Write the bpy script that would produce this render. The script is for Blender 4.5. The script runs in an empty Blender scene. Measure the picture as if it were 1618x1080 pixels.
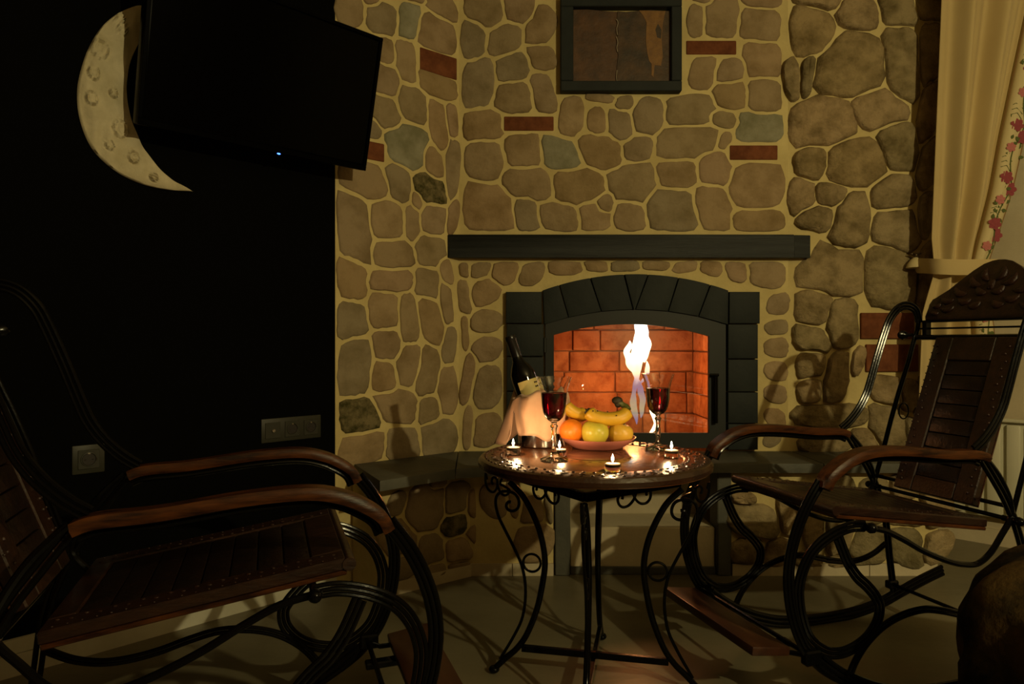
import bpy, bmesh, math, random
import numpy as np
from mathutils import Vector, Matrix, noise
random.seed(7)
PI = math.pi
scn = bpy.context.scene
C = scn.collection

# ---------------------------------------------------------------- camera, world, lights, exposure
EYE = 0.89
FPX = 1618 * 24.0 / 36.0
cam = bpy.data.cameras.new('camera'); cam.lens = 24.0; cam.sensor_width = 36.0; cam.clip_start = 0.02
co = bpy.data.objects.new('camera', cam); C.objects.link(co)
co.location = (0, 0, EYE); co.rotation_euler = (PI / 2, 0, 0)
scn.camera = co
vs = scn.view_settings
vs.view_transform = 'Standard'; vs.look = 'None'; vs.exposure = 0.0; vs.gamma = 1.0; vs.use_curve_mapping = False
w = bpy.data.worlds.new('world'); scn.world = w; w.use_nodes = True
w.node_tree.nodes['Background'].inputs[0].default_value = (1.0, 0.36, 0.07, 1)
w.node_tree.nodes['Background'].inputs[1].default_value = 0.055

def light(name, loc, power, col, rad, typ='POINT'):
    l = bpy.data.lights.new(name, typ); l.energy = power; l.color = col; l.shadow_soft_size = rad
    o = bpy.data.objects.new(name, l); C.objects.link(o); o.location = loc
    return o
light('room_lamp', (1.81, -0.77, 1.95), 156, (1.0, 0.84, 0.42), 0.03)
light('fire_light', (0.54, 2.96, 0.76), 4.2, (1.0, 0.32, 0.07), 0.04)
cy = getattr(scn, 'cycles', None)
if cy:
    cy.max_bounces = 10; cy.transparent_max_bounces = 16; cy.sample_clamp_indirect = 4.0
    cy.caustics_reflective = False; cy.caustics_refractive = False

# ---------------------------------------------------------------- helpers
def at(px, py, Y):                       # point of the world behind a photo pixel at depth Y
    return Vector(((px - 809) / FPX * Y, Y, EYE - (py - 540) / FPX * Y))

class Plane:                             # vertical wall plane: origin, horizontal axis, normal to the room
    def __init__(s, o, d):
        s.o = Vector((o[0], o[1], 0)); s.e = Vector((d[0], d[1], 0)).normalized()
        s.n = Vector((s.e.y, -s.e.x, 0))
        s.m = Matrix((s.e, Vector((0, 0, 1)), s.n)).transposed()
    def px(s, x, y):                     # pixel -> (along, z)
        r = (x - 809) / FPX
        t = (s.o.x - r * s.o.y) / (r * s.e.y - s.e.x)
        p = s.o + s.e * t
        return t, EYE - (y - 540) / FPX * p.y
    def w(s, a, z, h=0): return s.o + s.e * a + Vector((0, 0, z)) + s.n * h

def link(name, me, mat=None, parent=None, smooth=True):
    if mat: me.materials.append(mat)
    if smooth:
        me.polygons.foreach_set('use_smooth', [True] * len(me.polygons))
    o = bpy.data.objects.new(name, me); C.objects.link(o)
    if parent: o.parent = parent
    return o
def obj(name, bm, mat=None, parent=None, smooth=True, angle=None):
    bmesh.ops.recalc_face_normals(bm, faces=bm.faces)
    me = bpy.data.meshes.new(name); bm.to_mesh(me); bm.free()
    o = link(name, me, mat, parent, smooth)
    if smooth:
        try: me.set_sharp_from_angle(angle=math.radians(angle or 40))
        except Exception: pass
    return o
def tag(o, label=None, cat=None, group=None, kind=None):
    if label: o['label'] = label
    if cat: o['category'] = cat
    if group: o['group'] = group
    if kind: o['kind'] = kind
    return o
def empty(name, loc, rz=0, label=None, cat=None, group=None):
    o = bpy.data.objects.new(name, None); o.empty_display_size = .05; C.objects.link(o)
    o.location = loc; o.rotation_euler = (0, 0, rz)
    return tag(o, label, cat, group)

def box(bm, lo, hi, bev=0.0, M=None, seg=1):
    r = bmesh.ops.create_cube(bm, size=1.0)
    vs_ = r['verts']; lo = Vector(lo); hi = Vector(hi)
    for v in vs_:
        v.co = Vector([(lo[i] + hi[i]) / 2 + v.co[i] * (hi[i] - lo[i]) for i in range(3)])
    if bev > 0:
        es = list({e for v in vs_ for e in v.link_edges})
        b = bmesh.ops.bevel(bm, geom=es, offset=bev, segments=seg, affect='EDGES', profile=.5)
        vs_ = list({v for f in b['faces'] for v in f.verts} | {v for v in vs_ if v.is_valid})
    if M is not None:
        seen = set(vs_)
        for v in seen: v.co = M @ v.co
    return vs_
def cr(pts, k=6, closed=False):          # Catmull-Rom through points
    P = [Vector(p) for p in pts]; n = len(P); out = []
    for i in range(n if closed else n - 1):
        if closed: a, b, c, d = P[i - 1], P[i], P[(i + 1) % n], P[(i + 2) % n]
        else: a, b, c, d = P[max(i - 1, 0)], P[i], P[i + 1], P[min(i + 2, n - 1)]
        for j in range(k):
            t = j / k
            out.append(.5 * ((2 * b) + (c - a) * t + (2 * a - 5 * b + 4 * c - d) * t * t + (3 * b - a - 3 * c + d) * t ** 3))
    if not closed: out.append(P[-1])
    return out
def tube(bm, pts, r, n=8, closed=False, cap=True):
    P = [Vector(p) for p in pts]; m = len(P)
    R = r if hasattr(r, '__len__') else [r] * m
    T = []
    for i in range(m):
        a = P[i - 1] if (i > 0 or closed) else P[i]
        b = P[(i + 1) % m] if (i < m - 1 or closed) else P[i]
        T.append((b - a).normalized() if (b - a).length > 1e-9 else Vector((0, 0, 1)))
    u = T[0].orthogonal().normalized(); rings = []
    for i in range(m):
        u = (u - T[i] * u.dot(T[i]))
        u = u.normalized() if u.length > 1e-6 else T[i].orthogonal().normalized()
        v = T[i].cross(u)
        rings.append([bm.verts.new(P[i] + (u * math.cos(2 * PI * k / n) + v * math.sin(2 * PI * k / n)) * R[i]) for k in range(n)])
    for i in range(m if closed else m - 1):
        A, B = rings[i], rings[(i + 1) % m]
        sh = 0
        if closed and i == m - 1:
            sh = min(range(n), key=lambda q: (A[0].co - B[q].co).length)
        for k in range(n):
            bm.faces.new((A[k], A[(k + 1) % n], B[(k + 1 + sh) % n], B[(k + sh) % n]))
    if cap and not closed:
        bm.faces.new(rings[0][::-1]); bm.faces.new(rings[-1])
def ball(bm, c, r, sx=1, sy=1, sz=1, u=12, v=8):
    q = bmesh.ops.create_uvsphere(bm, u_segments=u, v_segments=v, radius=r)
    for x in q['verts']: x.co = Vector((x.co.x * sx, x.co.y * sy, x.co.z * sz)) + Vector(c)
    return q['verts']
def lathe(bm, prof, n=32, c=(0, 0, 0)):
    c = Vector(c); rings = []
    for r, z in prof:
        if r < 1e-6: rings.append([bm.verts.new(c + Vector((0, 0, z)))])
        else: rings.append([bm.verts.new(c + Vector((r * math.cos(2 * PI * k / n), r * math.sin(2 * PI * k / n), z))) for k in range(n)])
    for A, B in zip(rings, rings[1:]):
        if len(A) == 1 and len(B) == 1: continue
        for k in range(n):
            k2 = (k + 1) % n
            if len(A) == 1: bm.faces.new((A[0], B[k2], B[k]))
            elif len(B) == 1: bm.faces.new((A[k], A[k2], B[0]))
            else: bm.faces.new((A[k], A[k2], B[k2], B[k]))
def prism(bm, poly, f0, f1, bev=0.0):    # poly of (a,b); f0,f1 map (a,b) -> point on back / front face
    n = len(poly)
    A = [bm.verts.new(f0(*p)) for p in poly]; B = [bm.verts.new(f1(*p)) for p in poly]
    fr = bm.faces.new(B); bm.faces.new(A[::-1])
    for i in range(n): bm.faces.new((A[i], A[(i + 1) % n], B[(i + 1) % n], B[i]))
    if bev:
        bmesh.ops.bevel(bm, geom=list(fr.edges), offset=bev, segments=2, affect='EDGES', profile=.5)
def BM(): return bmesh.new()

# ---------------------------------------------------------------- materials
def N(nt, t, x=0, **kw):
    n = nt.nodes.new(t)
    for k, v in kw.items(): setattr(n, k, v)
    return n
def mat(name, col, rough=.6, metal=0.0, col2=None, scale=8.0, bump=0.0, bscale=None, spec=.5, vary=0.0, stretch=None, detail=6, coat=0.0, fac=(.35, .65), rnd_cols=None, dark=None, sheen=0.0):
    m = bpy.data.materials.new(name); m.use_nodes = True
    nt = m.node_tree; b = nt.nodes['Principled BSDF']; L = nt.links.new
    b.inputs['Roughness'].default_value = rough; b.inputs['Metallic'].default_value = metal
    b.inputs['Specular IOR Level'].default_value = spec
    b.inputs['Coat Weight'].default_value = coat; b.inputs['Coat Roughness'].default_value = .12
    if sheen: b.inputs['Sheen Weight'].default_value = sheen
    b.inputs['Base Color'].default_value = (*col, 1)
    tc = N(nt, 'ShaderNodeTexCoord'); oi = N(nt, 'ShaderNodeObjectInfo')
    mp = N(nt, 'ShaderNodeMapping')
    L(tc.outputs['Object'], mp.inputs['Vector'])
    cb = N(nt, 'ShaderNodeCombineXYZ'); mu = N(nt, 'ShaderNodeMath', operation='MULTIPLY'); mu.inputs[1].default_value = 37.0
    L(oi.outputs['Random'], mu.inputs[0])
    for i in range(3): L(mu.outputs[0], cb.inputs[i])
    L(cb.outputs[0], mp.inputs['Location'])
    if stretch: mp.inputs['Scale'].default_value = stretch
    cur = None
    if rnd_cols:
        rp = N(nt, 'ShaderNodeValToRGB'); rp.color_ramp.interpolation = 'LINEAR'
        el = rp.color_ramp.elements
        while len(el) < len(rnd_cols): el.new(.5)
        for i, c in enumerate(rnd_cols):
            el[i].position = i / (len(rnd_cols) - 1); el[i].color = (*c, 1)
        L(oi.outputs['Random'], rp.inputs[0]); cur = rp.outputs[0]
    if col2 or dark:
        nz = N(nt, 'ShaderNodeTexNoise'); nz.inputs['Scale'].default_value = scale; nz.inputs['Detail'].default_value = detail
        nz.inputs['Roughness'].default_value = .62
        L(mp.outputs[0], nz.inputs['Vector'])
        mr = N(nt, 'ShaderNodeMapRange'); mr.inputs[1].default_value, mr.inputs[2].default_value = fac
        L(nz.outputs['Fac'], mr.inputs[0])
        mx = N(nt, 'ShaderNodeMix', data_type='RGBA')
        L(mr.outputs[0], mx.inputs[0])
        if cur is not None: L(cur, mx.inputs[6])
        else: mx.inputs[6].default_value = (*col, 1)
        mx.inputs[7].default_value = (*(col2 or dark), 1)
        if dark:
            mx.blend_type = 'MULTIPLY'
        cur = mx.outputs[2]
    if cur is not None: L(cur, b.inputs['Base Color'])
    if bump:
        n2 = N(nt, 'ShaderNodeTexNoise'); n2.inputs['Scale'].default_value = bscale or scale * 3; n2.inputs['Detail'].default_value = 8
        n2.inputs['Roughness'].default_value = .6
        L(mp.outputs[0], n2.inputs['Vector'])
        bp = N(nt, 'ShaderNodeBump'); bp.inputs['Strength'].default_value = 1.0; bp.inputs['Distance'].default_value = bump
        L(n2.outputs['Fac'], bp.inputs['Height']); L(bp.outputs[0], b.inputs['Normal'])
    return m
def emit(name, col, st):
    m = bpy.data.materials.new(name); m.use_nodes = True; nt = m.node_tree
    nt.nodes.remove(nt.nodes['Principled BSDF'])
    e = N(nt, 'ShaderNodeEmission'); e.inputs[0].default_value = (*col, 1); e.inputs[1].default_value = st
    nt.links.new(e.outputs[0], nt.nodes['Material Output'].inputs[0])
    return m
def glass(name, col=(1, 1, 1), ior=1.45, rough=0.0):
    m = bpy.data.materials.new(name); m.use_nodes = True; b = m.node_tree.nodes['Principled BSDF']
    b.inputs['Base Color'].default_value = (*col, 1); b.inputs['Transmission Weight'].default_value = 1
    b.inputs['Roughness'].default_value = rough; b.inputs['IOR'].default_value = ior
    return m
def pane_glass(name):
    m = bpy.data.materials.new(name); m.use_nodes = True; nt = m.node_tree; L = nt.links.new
    nt.nodes.remove(nt.nodes['Principled BSDF'])
    t = N(nt, 'ShaderNodeBsdfTransparent'); t.inputs[0].default_value = (.97, .97, .97, 1)
    g = N(nt, 'ShaderNodeBsdfGlossy'); g.inputs['Roughness'].default_value = .0
    f = N(nt, 'ShaderNodeFresnel'); f.inputs[0].default_value = 1.5
    mx = N(nt, 'ShaderNodeMixShader'); L(f.outputs[0], mx.inputs[0]); L(t.outputs[0], mx.inputs[1]); L(g.outputs[0], mx.inputs[2])
    L(mx.outputs[0], nt.nodes['Material Output'].inputs[0])
    return m

M = {}
M['mortar'] = mat('mortar', (.68, .56, .26), .9, col2=(.54, .43, .19), scale=5, bump=.004, bscale=16, spec=.15)
STN = [(.36, .255, .14), (.33, .245, .14), (.40, .29, .165), (.31, .24, .135), (.37, .26, .155), (.29, .235, .145), (.385, .27, .15), (.32, .23, .115)]
M['stone'] = mat('stone', (.36, .28, .19), .85, dark=(.58, .54, .44), scale=9, bump=.006, bscale=30, spec=.2, rnd_cols=STN, fac=(.42, .75))
M['stone_rough'] = mat('stone_rough', (.36, .28, .19), .88, dark=(.36, .34, .26), scale=11, bump=.018, bscale=22, spec=.2, rnd_cols=[(.38, .27, .13), (.32, .25, .13), (.41, .295, .16), (.29, .24, .13)], fac=(.4, .72))
M['stone_dark'] = mat('stone_dark', (.20, .16, .08), .9, dark=(.25, .28, .15), scale=26, bump=.008, bscale=40, spec=.2, fac=(.4, .62))
M['stone_grey'] = mat('stone_grey', (.33, .31, .22), .85, dark=(.6, .6, .5), scale=10, bump=.005, bscale=30, spec=.2)
M['brick'] = mat('red_brick', (.22, .075, .03), .85, dark=(.55, .5, .5), scale=14, bump=.004, bscale=50, spec=.2)
M['black_paint'] = mat('black_paint', (.0012, .0012, .0011), .85, spec=.06)
M['white'] = mat('white_skirting', (.62, .60, .50), .45, col2=(.5, .48, .38), scale=6)
M['plaster'] = mat('plaster', (.60, .52, .36), .85, col2=(.50, .42, .28), scale=4, bump=.002, bscale=30)
M['ceiling'] = mat('ceiling_paint', (.5, .42, .3), .9)
M['floor'] = mat('floor_stone', (.175, .155, .098), .33, col2=(.118, .101, .061), scale=2.2, spec=.35, detail=8, stretch=(1, 1.6, 1), bump=.0008, bscale=20)
M['slate'] = mat('slate', (.060, .062, .052), .55, col2=(.10, .098, .078), scale=5, bump=.003, bscale=22, spec=.35)
M['slate_dark'] = mat('slate_black', (.014, .018, .0185), .65, col2=(.021, .0255, .024), scale=6, bump=.0018, bscale=25, spec=.25)
M['beam'] = mat('blackened_wood', (.006, .0078, .009), .55, col2=(.018, .0215, .022), scale=5, bump=.003, bscale=9, spec=.3, stretch=(.5, 5, 9))
M['iron'] = mat('black_iron', (.0028, .0026, .0024), .15, spec=.15, bump=.0003, bscale=60)
M['iron_matte'] = mat('stove_iron', (.018, .02, .018), .5, spec=.3)
M['firebrick'] = mat('fire_brick', (.52, .22, .09), .9, dark=(.5, .36, .30), scale=16, bump=.006, bscale=30, spec=.1, fac=(.45, .75), rnd_cols=[(.56, .23, .09), (.44, .18, .075), (.62, .29, .13), (.50, .21, .085)])
M['fire_mortar'] = mat('fire_mortar', (.30, .15, .08), .95, bump=.004, bscale=30)
M['wood'] = mat('arm_wood', (.082, .025, .006), .36, col2=(.014, .0045, .002), scale=11, spec=.2, stretch=(1, 6, 6), bump=.001, bscale=16)
M['wood_dark'] = mat('dark_wood', (.026, .009, .004), .36, col2=(.011, .004, .0025), scale=9, spec=.4, stretch=(2, 7, 7), coat=.2, bump=.0015, bscale=20)
M['leather'] = mat('tooled_leather', (.011, .0042, .0025), .36, col2=(.006, .003, .002), scale=30, bump=.0025, bscale=70, spec=.4)
M['carved'] = mat('carved_wood', (.030, .010, .005), .36, col2=(.018, .007, .005), scale=24, bump=.006, bscale=38, spec=.45)
M['foot_wood'] = mat('foot_wood', (.055, .020, .009), .36, col2=(.030, .010, .005), scale=8, spec=.4, stretch=(5, 1, 5))
M['stud'] = mat('stud_brass', (.20, .12, .06), .35, metal=.8)
M['table_wood'] = mat('table_wood', (.17, .062, .022), .24, col2=(.095, .030, .011), scale=6, spec=.5, stretch=(1, 7, 7), coat=.4, bump=.0006, bscale=20)
M['table_rim'] = mat('table_rim_wood', (.040, .014, .006), .26, col2=(.020, .007, .004), scale=14, spec=.5, coat=.3, bump=.002, bscale=60)
M['table_edge'] = mat('table_edge_wood', (.085, .026, .008), .35, col2=(.04, .012, .005), scale=8, spec=.4)
M['glass'] = glass('clear_glass')
M['wine'] = glass('red_wine', (.085, .0015, .008), 1.34)
M['pane'] = pane_glass('door_glass')
M['tv'] = mat('tv_plastic', (.0008, .0008, .0008), .3, spec=.03)
M['screen'] = mat('tv_screen', (.001, .001, .001), .18, spec=.05)
M['led'] = emit('led_blue', (.05, .16, 1.0), 6)
M['moon'] = mat('moon_plaster', (.62, .55, .38), .75, col2=(.48, .42, .27), scale=14, bump=.003, bscale=28, spec=.3)
M['socket'] = mat('socket_plastic', (.030, .030, .021), .45, spec=.3)
M['hole'] = mat('socket_hole', (.010, .006, .004), .6)
M['metal'] = mat('bright_metal', (.6, .55, .45), .25, metal=1)
M['steel'] = mat('bucket_steel', (.62, .60, .57), .16, metal=1)
M['cloth'] = mat('peach_cloth', (.68, .42, .27), .85, col2=(.60, .35, .22), scale=10, sheen=.2)
M['bottle'] = mat('bottle_glass', (.002, .002, .002), .08, spec=.35)
M['foil'] = mat('bottle_foil', (.006, .005, .005), .28, spec=.5)
M['label'] = mat('bottle_label', (.62, .50, .20), .6, col2=(.50, .40, .14), scale=20)
M['ink'] = mat('label_ink', (.05, .03, .02), .7)
M['plate'] = mat('pink_plate', (.56, .20, .15), .3, spec=.4)
M['orange'] = mat('orange_skin', (.85, .22, .012), .42, bump=.0008, bscale=160)
M['gapple'] = mat('green_apple', (.56, .52, .06), .32, col2=(.62, .50, .05), scale=10)
M['yapple'] = mat('yellow_fruit', (.66, .42, .05), .36, col2=(.60, .36, .04), scale=12)
M['banana'] = mat('banana_skin', (.72, .42, .025), .42, col2=(.60, .36, .02), scale=14)
M['banana_tip'] = mat('banana_tip', (.03, .022, .008), .6)
M['banana_green'] = mat('banana_stalk', (.10, .11, .02), .5)
M['wax'] = mat('candle_wax', (.85, .65, .45), .5)
M['wick'] = mat('wick', (.02, .015, .01), .9)
M['curtain'] = mat('curtain_cloth', (.54, .415, .20), .9, col2=(.49, .37, .17), scale=3, sheen=.15)
M['band'] = mat('band_cloth', (.60, .50, .28), .9)
M['cord'] = mat('band_cord', (.22, .12, .04), .8)
M['rose'] = mat('rose_thread', (.34, .065, .075), .85, col2=(.20, .03, .045), scale=60)
M['rose_light'] = mat('rose_thread_pale', (.46, .15, .14), .85)
M['leaf'] = mat('leaf_thread', (.085, .11, .025), .85)
M['radiator'] = mat('radiator_enamel', (.62, .60, .46), .35, spec=.4)
M['fur'] = mat('throw_fur', (.055, .033, .010), 1.0, col2=(.008, .007, .004), scale=7, bump=.012, bscale=26, fac=(.42, .6), spec=.1)
M['knob_cream'] = mat('knob_ceramic', (.62, .52, .28), .3)
M['bronze'] = mat('bronze', (.12, .08, .04), .4, metal=.8)

# ---------------------------------------------------------------- room shell
PL = Plane((-0.65, 2.51), (1, 1))                 # black wall
PBL = Plane((-0.65, 2.51), (0.427, 0.35))         # stone wall left of the chimney breast
PB = Plane((0, 2.86), (1, 0))                     # chimney breast
PR = Plane((2.06, 3.06), (1, -1))                 # window wall
def quadbox(bm, pl, a0, a1, z0, z1, h0, h1):
    vs_ = [bm.verts.new(pl.w(a, z, h)) for a, z, h in ((a0, z0, h0), (a1, z0, h0), (a1, z1, h0), (a0, z1, h0), (a0, z0, h1), (a1, z0, h1), (a1, z1, h1), (a0, z1, h1))]
    for f in ((0, 1, 2, 3), (4, 5, 6, 7), (0, 1, 5, 4), (1, 2, 6, 5), (2, 3, 7, 6), (3, 0, 4, 7)):
        bm.faces.new([vs_[i] for i in f])
def struct(name, bm, m, label, smooth=False):
    o = obj(name, bm, m, None, smooth)
    return tag(o, label, None, None, 'structure')
b = BM(); box(b, (-4.2, -4.2, -.06), (4.2, 4.2, 0))
floor = struct('floor', b, M['floor'], 'polished beige stone floor running up to the fireplace')
b = BM(); box(b, (-4.2, -4.2, 2.7), (4.2, 4.2, 2.76))
struct('ceiling', b, M['ceiling'], 'plain ceiling above the stone fireplace wall')
b = BM(); quadbox(b, PL, -4.2, -.001, 0, 2.7, -.15, 0)
wall_left = struct('wall_left', b, M['black_paint'], 'matte black painted wall behind the television and the moon')
b = BM(); quadbox(b, PL, -4.2, -.002, 0, .058, 0, .014); quadbox(b, PL, -4.2, -.002, .060, .098, 0, .012)
struct('baseboard_left', b, M['white'], 'white skirting board along the foot of the black wall')
LW = (Vector((-.223, 2.86, 0)) - PBL.o).length
b = BM(); quadbox(b, PBL, 0, LW + .002, 0, 2.7, -.12, 0)
wall_bl = struct('wall_back_left', b, M['mortar'], 'slanted rubble stone wall with ochre joints beside the black wall')
HX0, HX1, HZ1 = at(866, 0, 2.86).x, at(1141, 0, 2.86).x, at(0, 500, 2.86).z
XS = at(1245, 0, 2.86).x; XE = 1.765
b = BM()
for x0, x1, z0, z1 in ((-.223, HX0, 0, 2.7), (HX1, XS, 0, 2.7), (HX0, HX1, HZ1, 2.7), (HX0, HX1, 0, .40)):
    box(b, (x0, 2.86, z0), (x1, 2.92, z1))
wall_b = struct('wall_back', b, M['mortar'], 'flat rubble stone chimney breast with ochre joints around the fireplace')
b = BM(); box(b, (XS, 2.862, 0), (XE, 3.45, 2.7))
wall_br = struct('wall_back_right', b, M['mortar'], 'rough bulging stone wall between the fireplace and the curtain')
b = BM(); quadbox(b, PR, -.6, 4.2, 0, 2.7, -.15, 0)
wall_right = struct('wall_right', b, M['plaster'], 'cream plastered window wall behind the radiator')
b = BM(); quadbox(b, PR, -.6, 4.2, 0, .07, 0, .012)
struct('baseboard_right', b, M['plaster'], 'narrow skirting at the foot of the cream window wall')

# ---------------------------------------------------------------- rubble stones
rng = np.random.RandomState(11)
def stones(pl, boxes, parent, H, blockers=(), mkey='stone', n=24, gap=.0062, rough=0.0, grow=1.5):
    """boxes: pixel boxes (x0,y0,x1,y1[,kind]); every box becomes one stone lying in the wall plane."""
    S = []
    for bx in list(boxes) + [(*q, 'X') for q in blockers]:
        x0, y0, x1, y1 = bx[:4]; kind = bx[4] if len(bx) > 4 else ''
        xc, yc = (x0 + x1) / 2, (y0 + y1) / 2
        a0, _ = pl.px(x0, yc); a1, _ = pl.px(x1, yc); _, z1 = pl.px(xc, y0); _, z0 = pl.px(xc, y1)
        a, z = pl.px(xc, yc)
        S.append((a, z, abs(a1 - a0) / 2, abs(z1 - z0) / 2, kind))
    A = np.array([s[:4] for s in S]); K = [s[4] for s in S]
    P = np.array([40. if k == 'X' else (14. if k == 'b' else rng.uniform(2.0, 3.3)) for k in K])
    sk = np.array([0. if k in ('X', 'b') else rng.uniform(-.32, .32) for k in K])
    sv = np.array([0. if k in ('X', 'b') else rng.uniform(-.2, .2) for k in K])
    def dist(x, z):
        dx = x[..., None] - A[:, 0]; dz = z[..., None] - A[:, 1]
        dx2 = dx + sk * dz * 1.0; dz2 = dz + sv * dx
        return ((np.abs(dx2) / A[:, 2]) ** P + (np.abs(dz2) / A[:, 3]) ** P) ** (1 / P)
    made = 0
    for i, k in enumerate(K):
        if k == 'X': continue
        a, z, rx, rz = A[i]
        bm = BM()
        if k == 'b':
            h = H * .55
            box(bm, (-rx, -rz, -.004), (rx, rz, h), .003)
        else:
            th = np.linspace(0, 2 * PI, n, endpoint=False) + rng.uniform(0, .3)
            ct, st = np.cos(th) * rx, np.sin(th) * rz
            tt = np.linspace(.3, 1.7, 140)
            X = a + ct[:, None] * tt; Z = z + st[:, None] * tt
            D = dist(X, Z); di = D[..., i].copy(); D[..., i] = 1e9; oth = D.min(-1)
            lim = grow
            stop = (di > lim) | (oth < di)
            idx = np.where(stop.any(1), stop.argmax(1), len(tt) - 1)
            r = tt[idx]
            L = np.hypot(ct, st); r = np.maximum(r - gap / L, .3)
            r = r * (1 + rng.uniform(-.045, .045, n))
            r = .06 * np.roll(r, 1) + .88 * r + .06 * np.roll(r, -1)
            hh = H * rng.uniform(.7, 1.25)
            tilt = rng.uniform(-1, 1, 2) * H * .35
            def ring(f, h, jit):
                out = []
                for q in range(n):
                    x, y = ct[q] * r[q] * f, st[q] * r[q] * f
                    out.append(bm.verts.new((x, y, h + (tilt[0] * x / rx + tilt[1] * y / rz) * (h > 0) + (rng.uniform(-jit, jit) if h > 0 else 0))))
                return out
            R0 = ring(1.0, -.004, 0); R1 = ring(.965, hh * .66, rough * .5); R2 = ring(.87, hh, rough); R3 = ring(.45, hh * 1.06, rough)
            cv = bm.verts.new((0, 0, hh * 1.1))
            for U, V in ((R0, R1), (R1, R2), (R2, R3)):
                for q in range(n): bm.faces.new((U[q], U[(q + 1) % n], V[(q + 1) % n], V[q]))
            for q in range(n): bm.faces.new((R3[q], R3[(q + 1) % n], cv))
        m = M['brick'] if k == 'b' else M['stone_dark'] if k == 'd' else M['stone_grey'] if k == 'g' else M[mkey]
        o = obj('brick' if k == 'b' else 'stone', bm, m, parent, smooth=(k != 'b'), angle=62)
        o.matrix_basis = Matrix.Translation(pl.w(a, z)) @ pl.m.to_4x4(); o.matrix_parent_inverse = Matrix.Translation(-parent.location)
        made += 1
    return made
def tr(lst, s, ox, oy):
    return [(ox + q[0] / s, oy + q[1] / s, ox + q[2] / s, oy + q[3] / s) + tuple(q[4:]) for q in lst]

left_stones = tr([(70,-20,195,100),(200,-30,260,25),(220,30,345,140),(355,15,435,165,'g'),(380,-30,460,12),(475,-20,612,88),
 (255,165,330,270),(345,178,425,345),(445,65,600,240),(443,226,600,320,'b'),(440,305,605,415),(220,285,345,410),
 (350,375,470,510),(215,400,350,545),(485,440,553,610),(557,440,610,590),(180,495,275,590),(162,602,290,680,'b'),(300,540,475,705,'g'),
 (460,635,540,760),(552,590,620,840),(105,688,295,840),(305,715,400,850),(422,752,555,860,'d'),(402,815,450,895),
 (230,868,365,1020),(380,872,440,1015),(445,880,555,1000),(562,845,618,990)], 2.7, 500, 0) + \
 tr([(90,-118,230,158),(240,82,410,192),(428,65,540,185),(90,170,215,330),(90,345,220,490),(215,300,340,450),(230,212,410,295),(425,207,525,330),
 (530,168,582,262),(528,272,580,430),(450,322,540,520),(360,330,430,510),(245,467,350,583),(95,500,230,735),(240,600,335,740),
 (350,532,455,690),(422,542,530,735),(532,450,603,610),(513,617,610,810),(112,762,265,895,'d'),(265,722,430,853),(432,747,525,858),
 (102,907,290,1025),(300,882,440,1000),(448,852,612,990)], 2.7, 500, 350)
stones(PBL, left_stones, wall_bl, .006, blockers=[(470, -60, 526, 800), (725, -60, 790, 800)])

breast = tr([(632,-60,790,108),(800,-50,925,100),(605,85,720,255),(732,107,868,235),(895,30,1033,185),(908,195,1030,300),(765,232,905,345),
 (620,250,757,460),(765,352,908,480),(925,317,1020,475),(628,467,787,603),(800,497,1012,558,'b'),(637,592,797,780),(807,577,965,710),
 (792,720,1005,845),(627,782,833,985),(845,842,943,985)], 2.7, 500, 0) + \
 tr([(90,405,190,575),(197,395,328,438),(215,460,290,570),(305,472,398,590),(332,402,408,468),(412,405,535,575),(547,400,748,535),
 (640,240,755,380),(762,250,888,345),(872,187,1020,325),(757,360,888,460),(897,337,1027,485),(735,475,855,547),(845,482,1037,605,'g'),
 (818,620,1022,682,'b'),(632,174,846,233,'b'),(628,20,708,163),(640,-40,740,12),(715,0,865,155),(850,42,1010,165),(875,-40,1030,32),
 (507,542,778,673),(765,562,822,640),(690,642,810,785),(365,582,490,690),(190,587,355,725),(15,592,168,725,'g'),(62,722,280,855),
 (297,697,503,860),(512,690,670,800),(832,702,1042,885),(827,897,1040,990),(672,797,825,985),(467,812,673,985),(327,862,458,985),
 (247,827,320,920),(180,867,308,985),(10,872,170,990)], 2.7, 850, 0) + \
 tr([(205,172,318,280),(322,172,438,280),(442,167,598,245),(602,162,708,222),(712,162,838,220),(847,162,963,212),(977,166,1083,230),
 (1092,166,1195,247),(1202,172,1293,262),(1307,167,1458,290),(1372,305,1488,398),(1362,415,1478,485),(1358,492,1480,580),(1358,592,1480,680),
 (1358,692,1470,775),(1362,790,1460,880),(1355,890,1440,965),(118,172,203,240),(62,172,112,238),(127,242,255,355),(52,245,115,390),(77,395,110,540),
 (122,372,263,475),(127,487,260,600),(137,612,260,795),(77,557,130,780),(132,812,258,960),(82,792,128,960)], 2.697, 700, 350)
stones(PB, breast, wall_b, .006, blockers=[(797, 457, 1203, 720), (855, 430, 1152, 470), (705, 370, 1282, 408), (884, -40, 1079, 145), (660, -60, 725, 800), (1247, -60, 1300, 900)])

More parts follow.
